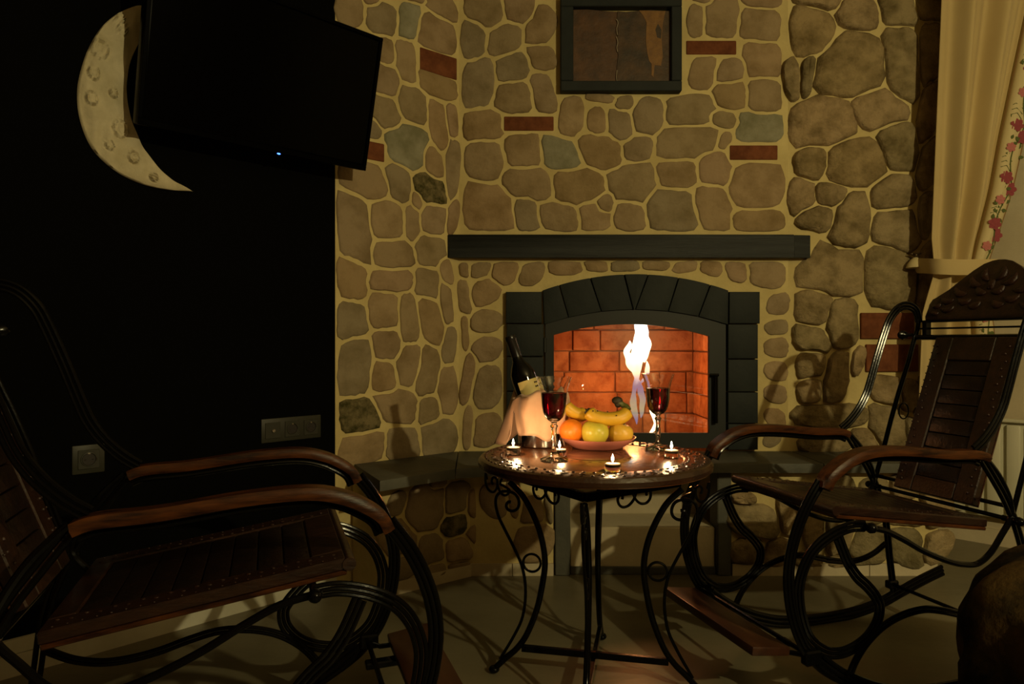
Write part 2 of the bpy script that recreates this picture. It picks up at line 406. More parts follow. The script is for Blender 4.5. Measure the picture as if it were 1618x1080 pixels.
right_stones = tr([(120,40,290,222),(322,0,480,118),(492,-20,625,108),(75,237,160,408),(165,237,213,400),(235,160,490,385),(512,112,640,375),
 (382,372,575,525),(102,407,365,592),(145,597,270,722),(280,582,490,762),(492,492,625,690),(440,722,620,860),(225,747,352,835),
 (100,737,220,878),(152,837,298,935),(300,768,450,1025),(460,850,635,1000),(650,100,730,330),(650,350,720,560),(645,580,715,760),(645,790,700,960),(640,-40,740,80),(130,-60,310,30)], 2.572, 1200, 0) + \
 tr([(185,22,430,242),(450,42,650,290),(160,197,315,360),(277,237,420,455),(428,308,655,418,'b'),(450,442,672,558,'b'),(147,365,298,470),
 (167,475,270,580),(280,470,375,690),(385,450,455,560),(480,575,610,690),(585,600,690,720),(170,590,270,690),(150,700,470,790),(462,710,610,870),
 (190,815,380,895),(400,800,500,890),(670,40,740,300),(660,570,740,740),(620,760,700,890)], 2.7, 1200, 380)
PBR = Plane((0, 2.862), (1, 0))
stones(PBR, right_stones, wall_br, .024, mkey='stone_rough', n=22, gap=.005, rough=.0035, grow=1.4, blockers=[(1200, 370, 1282, 408), (1180, -60, 1242, 900)])

# ---------------------------------------------------------------- raised hearth bench
bench = empty('hearth_bench', (.5, 2.6, 0), 0, 'low stone hearth bench with dark slate top running under the fireplace', 'bench')
def child(o, parent):
    o.parent = parent; o.matrix_parent_inverse = Matrix.Translation(-parent.location); return o
top_out = [(-.435, 2.242), (-.203, 2.455), (-.06, 2.505), (.30, 2.55), (.70, 2.56), (1.17, 2.56), (1.68, 2.56)]
top_in = [(-.59, 2.55), (-.225, 2.855), (-.06, 2.857), (.30, 2.857), (.70, 2.857), (1.17, 2.857), (1.68, 2.857)]
for i in range(6):
    b = BM(); g = .0015
    A, B2, D, E2 = [Vector((*p, 0)) for p in (top_out[i], top_out[i + 1], top_in[i + 1], top_in[i])]
    du = (B2 - A).normalized() * g; dv = (D - E2).normalized() * g
    q = [A + du, B2 - du, D - dv, E2 + dv]
    prism(b, [(p.x, p.y) for p in q], lambda x, y: Vector((x, y, .399)), lambda x, y: Vector((x, y, .434)), .003)
    child(obj('slab', b, M['slate'], None, True, 30), bench)
base = [(-.46, 2.378), (-.16, 2.606), (.158, 2.612)]
PX1 = Plane(base[0], (base[1][0] - base[0][0], base[1][1] - base[0][1]))
PX2 = Plane((0, 2.612), (1, 0))
b = BM()
prism(b, [(-.46, 2.378), (-.16, 2.606), (.16, 2.612), (.16, 2.853), (-.20, 2.853), (-.59, 2.53)], lambda x, y: Vector((x, y, 0)), lambda x, y: Vector((x, y, .3985)))
child(obj('core_wall', b, M['mortar'], None, False), bench)
b = BM(); box(b, (.838, 2.614, 0), (1.63, 2.853, .3985)); child(obj('core_wall', b, M['mortar'], None, False), bench)
low_left = tr([(410,372,638,645),(662,352,800,510),(805,392,893,570),(645,545,800,665,'d'),(672,690,810,830),(842,545,1108,790),(490,662,640,840),
 (300,405,400,540),(270,570,470,780),(560,300,650,365),(1010,800,1100,900),(850,440,895,535),(690,835,800,885),(560,845,650,920),(330,800,470,930)], 4.045, 540, 680)
low_mid = tr([(1135,602,1325,805),(1150,432,1290,590),(905,360,1050,530),(1060,310,1140,520),(1300,420,1345,590)], 4.045, 540, 680)
stones(PX1, low_left, bench, .012)
stones(PX2, low_mid, bench, .012)
low_right = [(1158,776,1190,796),(1157,799,1228,846),(1157,850,1205,886),(1230,770,1262,846),(1208,850,1252,890),(1264,792,1300,868),(1303,815,1345,872),(1347,832,1400,884),
 (1402,792,1460,830),(1405,834,1455,888),(1460,838,1500,884),(1455,764,1502,832),(1305,752,1350,808),(1355,760,1400,826),(1404,752,1450,788),(1256,872,1300,892),(1304,876,1346,894)]
stones(PX2, low_right, bench, .022, mkey='stone_rough', gap=.005, rough=.003, grow=1.35)
for pl, a0, a1 in ((PX1, 0, .187), (PX1, .19, .374), (PX2, -.158, .0), (PX2, .003, .158), (PX2, .84, 1.1), (PX2, 1.103, 1.36), (PX2, 1.363, 1.62)):
    b = BM(); quadbox(b, pl, a0, a1, 0, .046, .0, .013); child(obj('skirting_tile', b, M['plaster'], None, False), bench)
for x0, x1 in ((.163, .222), (.782, .836)):
    b = BM(); box(b, (x0, 2.598, 0), (x1, 2.70, .3985), .004); child(obj('post', b, M['slate'], None, True), bench)
b = BM(); box(b, (.2235, 2.845, .17), (.7805, 2.858, .3985)); child(obj('niche_back', b, M['plaster'], None, False), bench)
b = BM(); box(b, (.2235, 2.625, 0), (.7805, 2.843, .178), .004); child(obj('niche_step', b, M['plaster'], None, True), bench)
b = BM(); box(b, (.2235, 2.612, 0), (.7805, 2.6235, .03), .003); child(obj('niche_sill', b, M['slate'], None, True), bench)

# ---------------------------------------------------------------- mantel beam
mz0, mz1 = at(0, 406.5, 2.818).z, at(0, 370, 2.818).z
x0, x1, x2 = at(707, 0, 2.818).x, at(1255, 0, 2.818).x, at(1281, 0, 2.822).x
b = BM()
prism(b, [(x0 + .01, 2.8595), (x0, 2.823), (x0 + .008, 2.818), (x1, 2.818), (x1, 2.8595)], lambda x, y: Vector((x, y, mz0)), lambda x, y: Vector((x, y, mz1)), .004)
mant = obj('mantel_beam', b, M['beam'], None, True, 30)
tag(mant, 'long blackened wooden mantel beam above the fireplace', 'mantel')
b = BM(); prism(b, [(x1 + .001, 2.8595), (x1 + .001, 2.8185), (x2, 2.826), (x2, 2.8595)], lambda x, y: Vector((x, y, mz0)), lambda x, y: Vector((x, y, mz1 - .002)), .004)
obj('end_block', b, M['beam'], mant, True, 30)

# ---------------------------------------------------------------- fireplace: slate surround, door, fire box
sur = empty('fireplace_surround', (.5, 2.84, .434), 0, 'black slate block surround with a segmental arch around the glowing firebox', 'fireplace')
YF = 2.828
def slab_px(name, poly, y0, y1, m, parent, bev=.004):
    b = BM(); pts = [(p.x, p.z) for p in (at(q[0], q[1], YF) for q in poly)]
    prism(b, pts, lambda x, z: Vector((x, y1, z)), lambda x, z: Vector((x, y0, z)), bev)
    return child(obj(name, b, m, None, True, 30), parent)
for x0, x1, ys in ((799.5, 856, (460, 511, 563, 618, 668, 711)), (1152.5, 1201, (460, 511.5, 567, 619, 669, 711))):
    for y0, y1 in zip(ys, ys[1:]):
        j = 0 if y0 == 460 else 3
        xa, xb = (x0 + (0 if j == 0 else 1), x1 + (0 if j == 0 else 3)) if x0 < 900 else (x0 - (0 if j == 0 else 2), x1 - (0 if j == 0 else 3))
        slab_px('slate_block', [(xa, y1 - .7), (xb, y1 - .7), (xb, y0 + .7), (xa, y0 + .7)], YF, 2.8595, M['slate_dark'], sur)
def arc(p0, p1, p2):                                # circle through three pixel points -> y(x) of the upper arc
    (ax, ay), (bx, by), (cx, cy_) = p0, p1, p2
    d = 2 * (ax * (by - cy_) + bx * (cy_ - ay) + cx * (ay - by))
    ux = ((ax**2 + ay**2) * (by - cy_) + (bx**2 + by**2) * (cy_ - ay) + (cx**2 + cy_**2) * (ay - by)) / d
    uy = ((ax**2 + ay**2) * (cx - bx) + (bx**2 + by**2) * (ax - cx) + (cx**2 + cy_**2) * (bx - ax)) / d
    R = math.hypot(ax - ux, ay - uy)
    return lambda x: uy - math.sqrt(max(R * R - (x - ux) ** 2, 0))
ao = arc((856, 459), (1006, 433), (1152, 459)); ai = arc((859, 513), (1006, 489), (1150, 513))
topx = [857, 883.5, 932.8, 986.2, 1024.4, 1072.6, 1122.7, 1152]
botx = [859.5, 898.4, 950.3, 1000.3, 1004.0, 1056, 1104, 1151]
for i in range(7):
    k = 5; g = .9
    up = [(topx[i] + g + (topx[i + 1] - topx[i] - 2 * g) * t / k,) for t in range(k + 1)]
    dn = [(botx[i] + g * .6 + (botx[i + 1] - botx[i] - 1.2 * g) * t / k,) for t in range(k + 1)]
    poly = [(x[0], ai(x[0]) - .6) for x in dn] + [(x[0], ao(x[0])) for x in up[::-1]]
    slab_px('keystone' if i == 3 else 'arch_stone', poly, YF - (.004 if i == 3 else 0), 2.8595, M['slate_dark'], sur, .003)
door = empty('fireplace_door', (.5, 2.85, .45), 0, 'black iron arched fireplace door with a clear glass pane', 'door')
fo = arc((859, 513.4), (1006, 489.4), (1150, 513.4)); fi = arc((875.5, 529), (1008, 512), (1121.5, 531))
XO = np.linspace(862, 1148, 25); XI = np.linspace(875.5, 1121.5, 25)
def frame_band(y0, y1, grow, m, name):
    b = BM(); out = []
    O = [(862, 708)] + [(x, fo(x) - 3) for x in XO] + [(1148, 708)]
    I = [(875.5 - grow, 684.5 + grow)] + [(x, fi(x) - grow) for x in XI] + [(1121.5 + grow, 684.5 + grow)]
    for P_ in (O, I):
        out.append([[b.verts.new(Vector((at(q[0], q[1], YF).x, yy, at(q[0], q[1], YF).z))) for q in P_] for yy in (y0, y1)])
    n = len(O)
    for i in range(n):
        j = (i + 1) % n
        (Of, Ob), (If, Ib) = out
        b.faces.new((Of[i], Of[j], If[j], If[i])); b.faces.new((Ob[i], Ib[i], Ib[j], Ob[j]))
        b.faces.new((Of[i], Ob[i], Ob[j], Of[j])); b.faces.new((If[i], If[j], Ib[j], Ib[i]))
    return child(obj(name, b, m, None, True, 30), door)
frame_band(2.838, 2.8595, 0, M['iron_matte'], 'door_frame')
b = BM(); P_ = [(873, 687)] + [(x, fi(x) - 2) for x in XI] + [(1124, 687)]
prism(b, [(at(q[0], q[1], YF).x, at(q[0], q[1], YF).z) for q in P_], lambda x, z: Vector((x, 2.852, z)), lambda x, z: Vector((x, 2.848, z)))
child(obj('glass_pane', b, M['pane'], None, False), door)
b = BM(); a0, a1 = at(1131, 592, 2.82), at(1131, 668, 2.82)
tube(b, [a0 + Vector((-.028, 0, 0)), a0 + Vector((.012, 0, 0))], .006); tube(b, [a0, a1], .009, 10); tube(b, [a0, a0 + Vector((0, .02, 0))], .006); tube(b, [a1 + Vector((0, 0, .02)), a1 + Vector((0, .02, .02))], .006)
child(obj('door_handle', b, M['iron'], None), door)
for y in (545, 660):
    b = BM(); p = at(861, y, 2.83); tube(b, [p + Vector((0, 0, -.03)), p + Vector((0, 0, .03))], .007, 10); child(obj('hinge', b, M['iron_matte'], None), door)

box_o = empty('firebox', (.5, 3.05, .434), 0, 'firebrick lined firebox glowing orange behind the glass door', 'firebox')
b = BM(); BX0, BX1, BY = .145, .858, 3.225
box(b, (BX0 - .05, BY, .40), (BX1 + .05, BY + .04, 1.12)); box(b, (BX0 - .05, 2.924, .40), (BX0 - .004, BY, 1.12)); box(b, (BX1 + .004, 2.924, .40), (BX1 + .05, BY, 1.12))
box(b, (BX0 - .05, 2.924, 1.10), (BX1 + .05, BY + .04, 1.14)); box(b, (BX0 - .05, 2.924, .40), (BX1 + .05, BY + .04, .455))
child(obj('lining', b, M['fire_mortar'], None, False), box_o)
zr = [.458, .554, .652, .750, .848, .947, 1.045, 1.10]
for r in range(7):
    z0, z1 = zr[r] + .003, zr[r + 1] - .003
    x = BX0 - (.0 if r % 2 else .10)
    wds = [.21, .125, .235, .11, .24, .13, .2, .24]; k = r * 3
    while x < BX1 - .01:
        wd = wds[k % 8]; k += 1
        xa, xb = max(x, BX0) + .003, min(x + wd, BX1) - .003
        if xb - xa > .02:
            b = BM(); h = random.uniform(.008, .014); box(b, (xa, BY - h, z0), (xb, BY + .005, z1), .003)
            child(obj('fire_brick', b, M['firebrick'], None, True), box_o)
        x += wd
    for side in (0, 1):
        y = 2.93; k2 = r + side
        while y < BY - .012:
            d = .11 if (k2 % 2) else .16; k2 += 1
            ya, yb = y + .003, min(y + d, BY - .012) - .003
            if yb - ya > .02:
                b = BM(); xx = BX0 if side == 0 else BX1
                box(b, (xx - .006 if side == 0 else xx - .010, ya, z0), (xx + .010 if side == 0 else xx + .006, yb, z1), .003)
                child(obj('fire_brick', b, M['firebrick'], None, True), box_o)
            y += d

# ---------------------------------------------------------------- fire
def flame_mat():
    m = bpy.data.materials.new('gas_flame'); m.use_nodes = True; nt = m.node_tree; L = nt.links.new
    nt.nodes.remove(nt.nodes['Principled BSDF'])
    tc = N(nt, 'ShaderNodeTexCoord'); sp = N(nt, 'ShaderNodeSeparateXYZ'); L(tc.outputs['Object'], sp.inputs[0])
    mr = N(nt, 'ShaderNodeMapRange'); mr.inputs[1].default_value = .02; mr.inputs[2].default_value = .56; L(sp.outputs[2], mr.inputs[0])
    nz = N(nt, 'ShaderNodeTexNoise'); nz.inputs['Scale'].default_value = 16; L(tc.outputs['Object'], nz.inputs['Vector'])
    ad = N(nt, 'ShaderNodeMath', operation='MULTIPLY_ADD'); ad.inputs[1].default_value = .16; ad.inputs[2].default_value = -.08; L(nz.outputs['Fac'], ad.inputs[0])
    su = N(nt, 'ShaderNodeMath', operation='ADD'); L(mr.outputs[0], su.inputs[0]); L(ad.outputs[0], su.inputs[1])
    rp = N(nt, 'ShaderNodeValToRGB'); el = rp.color_ramp.elements
    for p, c in ((0, (.05, .09, .9)), (.22, (.10, .13, .85)), (.40, (.62, .36, .52)), (.52, (1, .66, .36)), (.68, (1, .80, .42)), (1, (1, .82, .42))):
        if p in (0, 1): e = el[0 if p == 0 else 1]
        else: e = el.new(p)
        e.color = (*c, 1)
    for e in el: pass
    L(su.outputs[0], rp.inputs[0])
    em = N(nt, 'ShaderNodeEmission'); L(rp.outputs[0], em.inputs[0])
    st = N(nt, 'ShaderNodeMapRange'); st.inputs[1].default_value = .42; st.inputs[2].default_value = .74; st.inputs[3].default_value = .62; st.inputs[4].default_value = 5.0
    L(su.outputs[0], st.inputs[0]); L(st.outputs[0], em.inputs[1])
    tr_ = N(nt, 'ShaderNodeBsdfTransparent'); lw = N(nt, 'ShaderNodeLayerWeight'); lw.inputs[0].default_value = .35
    ma = N(nt, 'ShaderNodeMapRange'); ma.inputs[1].default_value = .25; ma.inputs[2].default_value = .75; ma.inputs[3].default_value = .85; ma.inputs[4].default_value = 0.0
    L(lw.outputs['Facing'], ma.inputs[0])
    al = N(nt, 'ShaderNodeMath', operation='MULTIPLY'); L(ma.outputs[0], al.inputs[0])
    a2 = N(nt, 'ShaderNodeMapRange'); a2.inputs[1].default_value = .2; a2.inputs[2].default_value = .6; a2.inputs[3].default_value = .55; a2.inputs[4].default_value = 1.0
    L(su.outputs[0], a2.inputs[0]); L(a2.outputs[0], al.inputs[1])
    mx = N(nt, 'ShaderNodeMixShader'); L(al.outputs[0], mx.inputs[0]); L(tr_.outputs[0], mx.inputs[1]); L(em.outputs[0], mx.inputs[2])
    L(mx.outputs[0], nt.nodes['Material Output'].inputs[0])
    return m
M['flame'] = flame_mat()
FY = 3.02
fl = empty('fire', (at(1008, 0, FY).x, FY, .458), 0, 'tall white and yellow gas flame with blue foot behind the door glass', 'fire')
def flame_part(name, pts, flat=.55):
    b = BM(); P_ = []; R_ = []
    for x, y, r in pts:
        p = at(x, y, FY); P_.append((p.x - fl.location.x, 0, p.z - fl.location.z)); R_.append(r / FPX * FY)
    k = 5; Q = cr(P_, k); RR = [v.x for v in cr([(r, 0, 0) for r in R_], k)]
    tube(b, Q, [max(r, .0008) for r in RR], 16)
    for v in b.verts:
        n_ = noise.noise(v.co * 26) * .006; v.co.x += n_; v.co.y *= flat
    return obj(name, b, M['flame'], fl, True, 180)
flame_part('flame_plume', [(1007, 606, 2), (1006, 592, 6), (1005, 578, 10), (1007, 565, 12), (1011, 550, 13), (1013, 536, 12), (1013, 522, 11), (1013, 508, 10), (1012, 494, 8), (1016, 478, 5), (1014, 462, 1)])
flame_part('flame_tongue', [(1004, 590, 2), (998, 578, 7), (994, 566, 6.5), (990, 556, 5), (995, 545, 4), (996, 538, .5)])
flame_part('flame_tongue', [(1018, 572, 2), (1022, 556, 5), (1024, 542, 5), (1021, 530, 3), (1024, 524, .5)])
flame_part('flame_tongue', [(1012, 606, 1), (1020, 596, 3), (1023, 584, 4), (1022, 570, .5)])
flame_part('flame_foot', [(1006, 670, .6), (1004, 656, 4.5), (1001, 640, 5.5), (1001, 622, 4), (1004, 606, 3.5), (1006, 590, 3)])
flame_part('flame_foot', [(1012, 660, .6), (1014, 648, 4), (1015, 632, 5), (1012, 616, 5), (1009, 600, 3)])
def spark_mat():
    return emit('yellow_flame', (1, .72, .36), 7)
M['flame_yellow'] = spark_mat()
b = BM(); P_ = [at(x, y, FY - .06) - fl.location for x, y in ((1027, 684), (1034, 676), (1038, 668), (1035, 658), (1030, 650), (1026, 640))]
Q = cr(P_, 5); tube(b, Q, [max(.0006, (.2 + 5.2 * math.sin(PI * min(1, (i / (len(Q) - 1)) * .9 + .06))) / FPX * FY * .9) for i in range(len(Q))], 10)
obj('flame_tongue', b, M['flame_yellow'], fl, True, 180)
b = BM(); tube(b, [(-.10, 0, .012), (.14, 0, .012)], .012, 10); obj('gas_burner', b, M['iron_matte'], fl)

# ---------------------------------------------------------------- picture above the mantel
pic = empty('framed_picture', (at(981, 0, 2.83).x, 2.84, at(0, 72, 2.83).z), 0, 'black framed picture of cracked rust brown panels above the mantel', 'picture')
def pp(x, y, Y=2.82): p = at(x, y, Y); return p.x - pic.location.x, p.z - pic.location.z
xa, za = pp(886, 143.5); xb, zb = pp(1077.5, -8); ia, iza = pp(906, 127.5); ib, izb = pp(1061, 10)
for q in ((xa, za, xb, iza), (xa, izb, xb, zb), (xa, iza, ia, izb), (ib, iza, xb, izb)):
    b = BM(); box(b, (q[0], -.022, q[1]), (q[2], .02, q[3]), .003); obj('frame_bar', b, M['slate_dark'], pic, True, 30)
M['rust'] = mat('rust_paint', (.105, .045, .014), .6, col2=(.055, .026, .010), scale=16, bump=.003, bscale=30, fac=(.35, .65))
M['rust2'] = mat('rust_paint_dark', (.085, .042, .014), .6, col2=(.030, .018, .008), scale=14, bump=.003, bscale=30, fac=(.35, .65))
M['ochre'] = mat('ochre_paint', (.24, .115, .022), .6, col2=(.16, .07, .014), scale=30, bump=.002, bscale=40)
mid = [(977, 14), (976, 30), (978, 46), (976, 64), (978, 84), (976, 104), (977, 127)]
b = BM()
for k, (poly, m) in enumerate((([(906, 127), (907, 11), (930, 10.5), (955, 13)] + mid, M['rust']), ([(1061, 127), (1061, 14), (1030, 12), (990, 15)] + mid, M['rust2']))):
    b = BM(); P_ = [pp(*q) for q in poly]
    if k == 1: pass
    prism(b, P_, lambda x, z: Vector((x, .012, z)), lambda x, z: Vector((x, .004 - .004 * k, z)))
    obj('painted_panel', b, m, pic, False)
b = BM(); P_ = [pp(*q) for q in ((1011, 13), (1018, 22), (1023, 32), (1022, 62), (1024, 80), (1027, 93), (1031, 98), (1031, 116), (1034, 119), (1036, 100), (1046, 101), (1049, 86), (1047, 60), (1049, 34), (1053, 14))]
prism(b, P_, lambda x, z: Vector((x, .004, z)), lambda x, z: Vector((x, -.0015, z))); obj('ochre_patch', b, M['ochre'], pic, False)
b = BM(); P_ = [pp(*q) for q in ((1041, 34), (1037, 44), (1040, 56), (1046, 58), (1047, 44))]
prism(b, P_, lambda x, z: Vector((x, .0, z)), lambda x, z: Vector((x, -.0022, z))); obj('dark_patch', b, M['rust2'], pic, False)
M['crack'] = mat('white_crack', (.36, .30, .22), .6)
for seg in ([(975, 27), (977.5, 33), (975.5, 42), (976.5, 52)], [(975, 55), (977, 64), (975.6, 72), (977, 79)], [(976, 108), (975, 118), (976, 126)]):
    b = BM(); tube(b, cr([(pp(*q)[0], -.002, pp(*q)[1]) for q in seg], 4), .0016, 6); obj('crack', b, M['crack'], pic)

# ---------------------------------------------------------------- black wall: moon, television, sockets
O_ = [PL.px(*q) for q in ((263, 4), (235, 8), (200, 15), (166, 37), (141, 73), (126, 115), (121, 150), (125, 188), (139, 226), (160, 253), (190, 276), (226, 292), (265, 300), (304, 302.5))]
I_ = [PL.px(*q) for q in ((263, 5), (250, 22), (233, 44), (218, 70), (205, 100), (200, 128), (200, 155), (205, 184), (215, 214), (232, 243), (248, 265), (268, 283), (285, 293), (304, 303))]
oc = cr([(a, z, 0) for a, z in O_], 11); ic = cr([(a, z, 0) for a, z in I_], 11)
CR = []
for x, y, rr in ((155, 80, 17), (145, 118, 12), (142, 158, 12), (187, 205, 15), (208, 250, 10), (186, 32, 9), (190, 50, 10), (176, 150, 8), (240, 282, 7), (170, 232, 8)):
    a, z = PL.px(x, y); a2, _ = PL.px(x + rr, y); CR.append((a, z, (a2 - a) * 1.0))
b = BM(); ns = 46; rows = []
mo = PL.w(*PL.px(170, 160))
for p, q in zip(oc, ic):
    row = []
    for j in range(ns + 1):
        t = j / ns; a = p.x + (q.x - p.x) * t; z = p.y + (q.y - p.y) * t
        wdt = math.hypot(q.x - p.x, q.y - p.y)
        h = .004 + (min(.018, wdt * .2) * (1 - .35 * (2 * t - 1) ** 2) if 0 < j < ns else 0)
        if 0 < j < ns:
            for ca, cz, cr_ in CR:
                d = math.hypot((a - ca) / .8, z - cz) / cr_
                if d < 1.5: h += .011 * math.exp(-((d - .9) / .10) ** 2) + .006 * math.exp(-((d - .45) / .12) ** 2) - .005 * math.exp(-((d - 1.18) / .10) ** 2)
            h += .007 * noise.noise(Vector((a * 26, z * 14, 0))) + .003 * math.sin(a * 110 + 5 * noise.noise(Vector((a * 9, z * 9, 2))))
        row.append(b.verts.new(PL.w(a, z, h) - mo))
    rows.append(row)
for A, B2 in zip(rows, rows[1:]):
    for j in range(ns): b.faces.new((A[j], A[j + 1], B2[j + 1], B2[j]))
moon = obj('moon_relief', b, M['moon'], None, True, 70); moon.location = mo
tag(moon, 'pale plaster crescent moon with round craters on the black wall', 'wall decoration')

TVL = Plane(Vector((-.65, 2.51, 0)) + PL.n * .125, (1, 1))
a0, z0 = TVL.px(226, 206); a1, z1 = TVL.px(571, 262)
zbot = .5 * (z0 + z1) ; wid = (a1 - a0) + .012
tv = empty('television', TVL.w((a0 + a1) / 2, zbot, 0), 0, 'black flat wall television tilted downward with a blue standby light', 'television')
R_ = Matrix.Translation((0, 0, 0)) @ PL.m.to_4x4() @ Matrix.Rotation(math.radians(14), 4, 'X')
tv.rotation_euler = R_.to_euler()
hw = wid / 2 + .01; hh = .455
b = BM(); box(b, (-hw, 0, -.045), (hw, hh, 0), .006, seg=2); obj('tv_case', b, M['tv'], tv, True, 30)
b = BM(); box(b, (-hw + .016, .022, .0), (hw - .016, hh - .016, .0012)); obj('screen', b, M['screen'], tv, False)
for q in ((-hw, .0, hw, .018), (-hw, hh - .012, hw, hh), (-hw, .018, -hw + .012, hh - .012), (hw - .012, .018, hw, hh - .012)):
    b = BM(); box(b, (q[0], q[1], .0), (q[2], q[3], .005), .0015); obj('bezel', b, M['tv'], tv, True, 30)
b = BM(); ball(b, (.046, -.002, .003), .0035, 1.7, .8, .6); obj('standby_light', b, M['led'], tv)
b = BM(); box(b, (-.06, .10, -.155), (.06, .30, -.045), .004); obj('wall_bracket', b, M['tv'], tv, True, 30)

def socket(cx_, cy_, gangs, wd, label):
    a, z = PL.px(cx_, cy_); o = empty('wall_socket', PL.w(a, z), 0, label, 'socket'); o.rotation_euler = PL.m.to_euler()
    h = .041
    b = BM(); box(b, (-wd / 2, -h, 0), (wd / 2, h, .008), .003, seg=2); obj('cover_plate', b, M['socket'], o, True, 30)
    for i, g in enumerate(gangs):
        x = (i - (len(gangs) - 1) / 2) * .071
        b = BM(); box(b, (x - .027, -.027, .008), (x + .027, .027, .0105), .001); obj('insert', b, M['socket'], o, True, 30)
        if g == 's':
            b = BM(); tube(b, [(x + .019 * math.cos(t), .019 * math.sin(t), .0105) for t in np.linspace(0, 2 * PI, 24, endpoint=False)], .0022, 6, closed=True); obj('rim', b, M['socket'], o)
            b = BM(); lathe(b, [(0, .0107), (.0165, .0107), (.0175, .0125), (.0165, .0109)], 24); 
            for v in b.verts: v.co.x += x
            obj('well', b, M['hole'], o)
            b = BM()
            for sx in (-.0095, .0095): ball(b, (x + sx, 0, .0109), .0028, 1, 1, .3, 8, 6)
            obj('pin_holes', b, M['hole'], o)
            b = BM(); box(b, (x - .003, .015, .011), (x + .003, .019, .0125)); obj('earth_clip', b, M['metal'], o, False)
        else:
            b = BM(); tube(b, [(x, 0, .0105), (x, 0, .018)], .0055, 10); obj('aerial_plug', b, M['metal'], o)
    return o
socket(460, 676.5, 'ass', .222, 'grey triple socket plate with a metal aerial plug below the television')
socket(139, 724.5, 's', .082, 'grey single socket low on the black wall behind the left rocking chair')

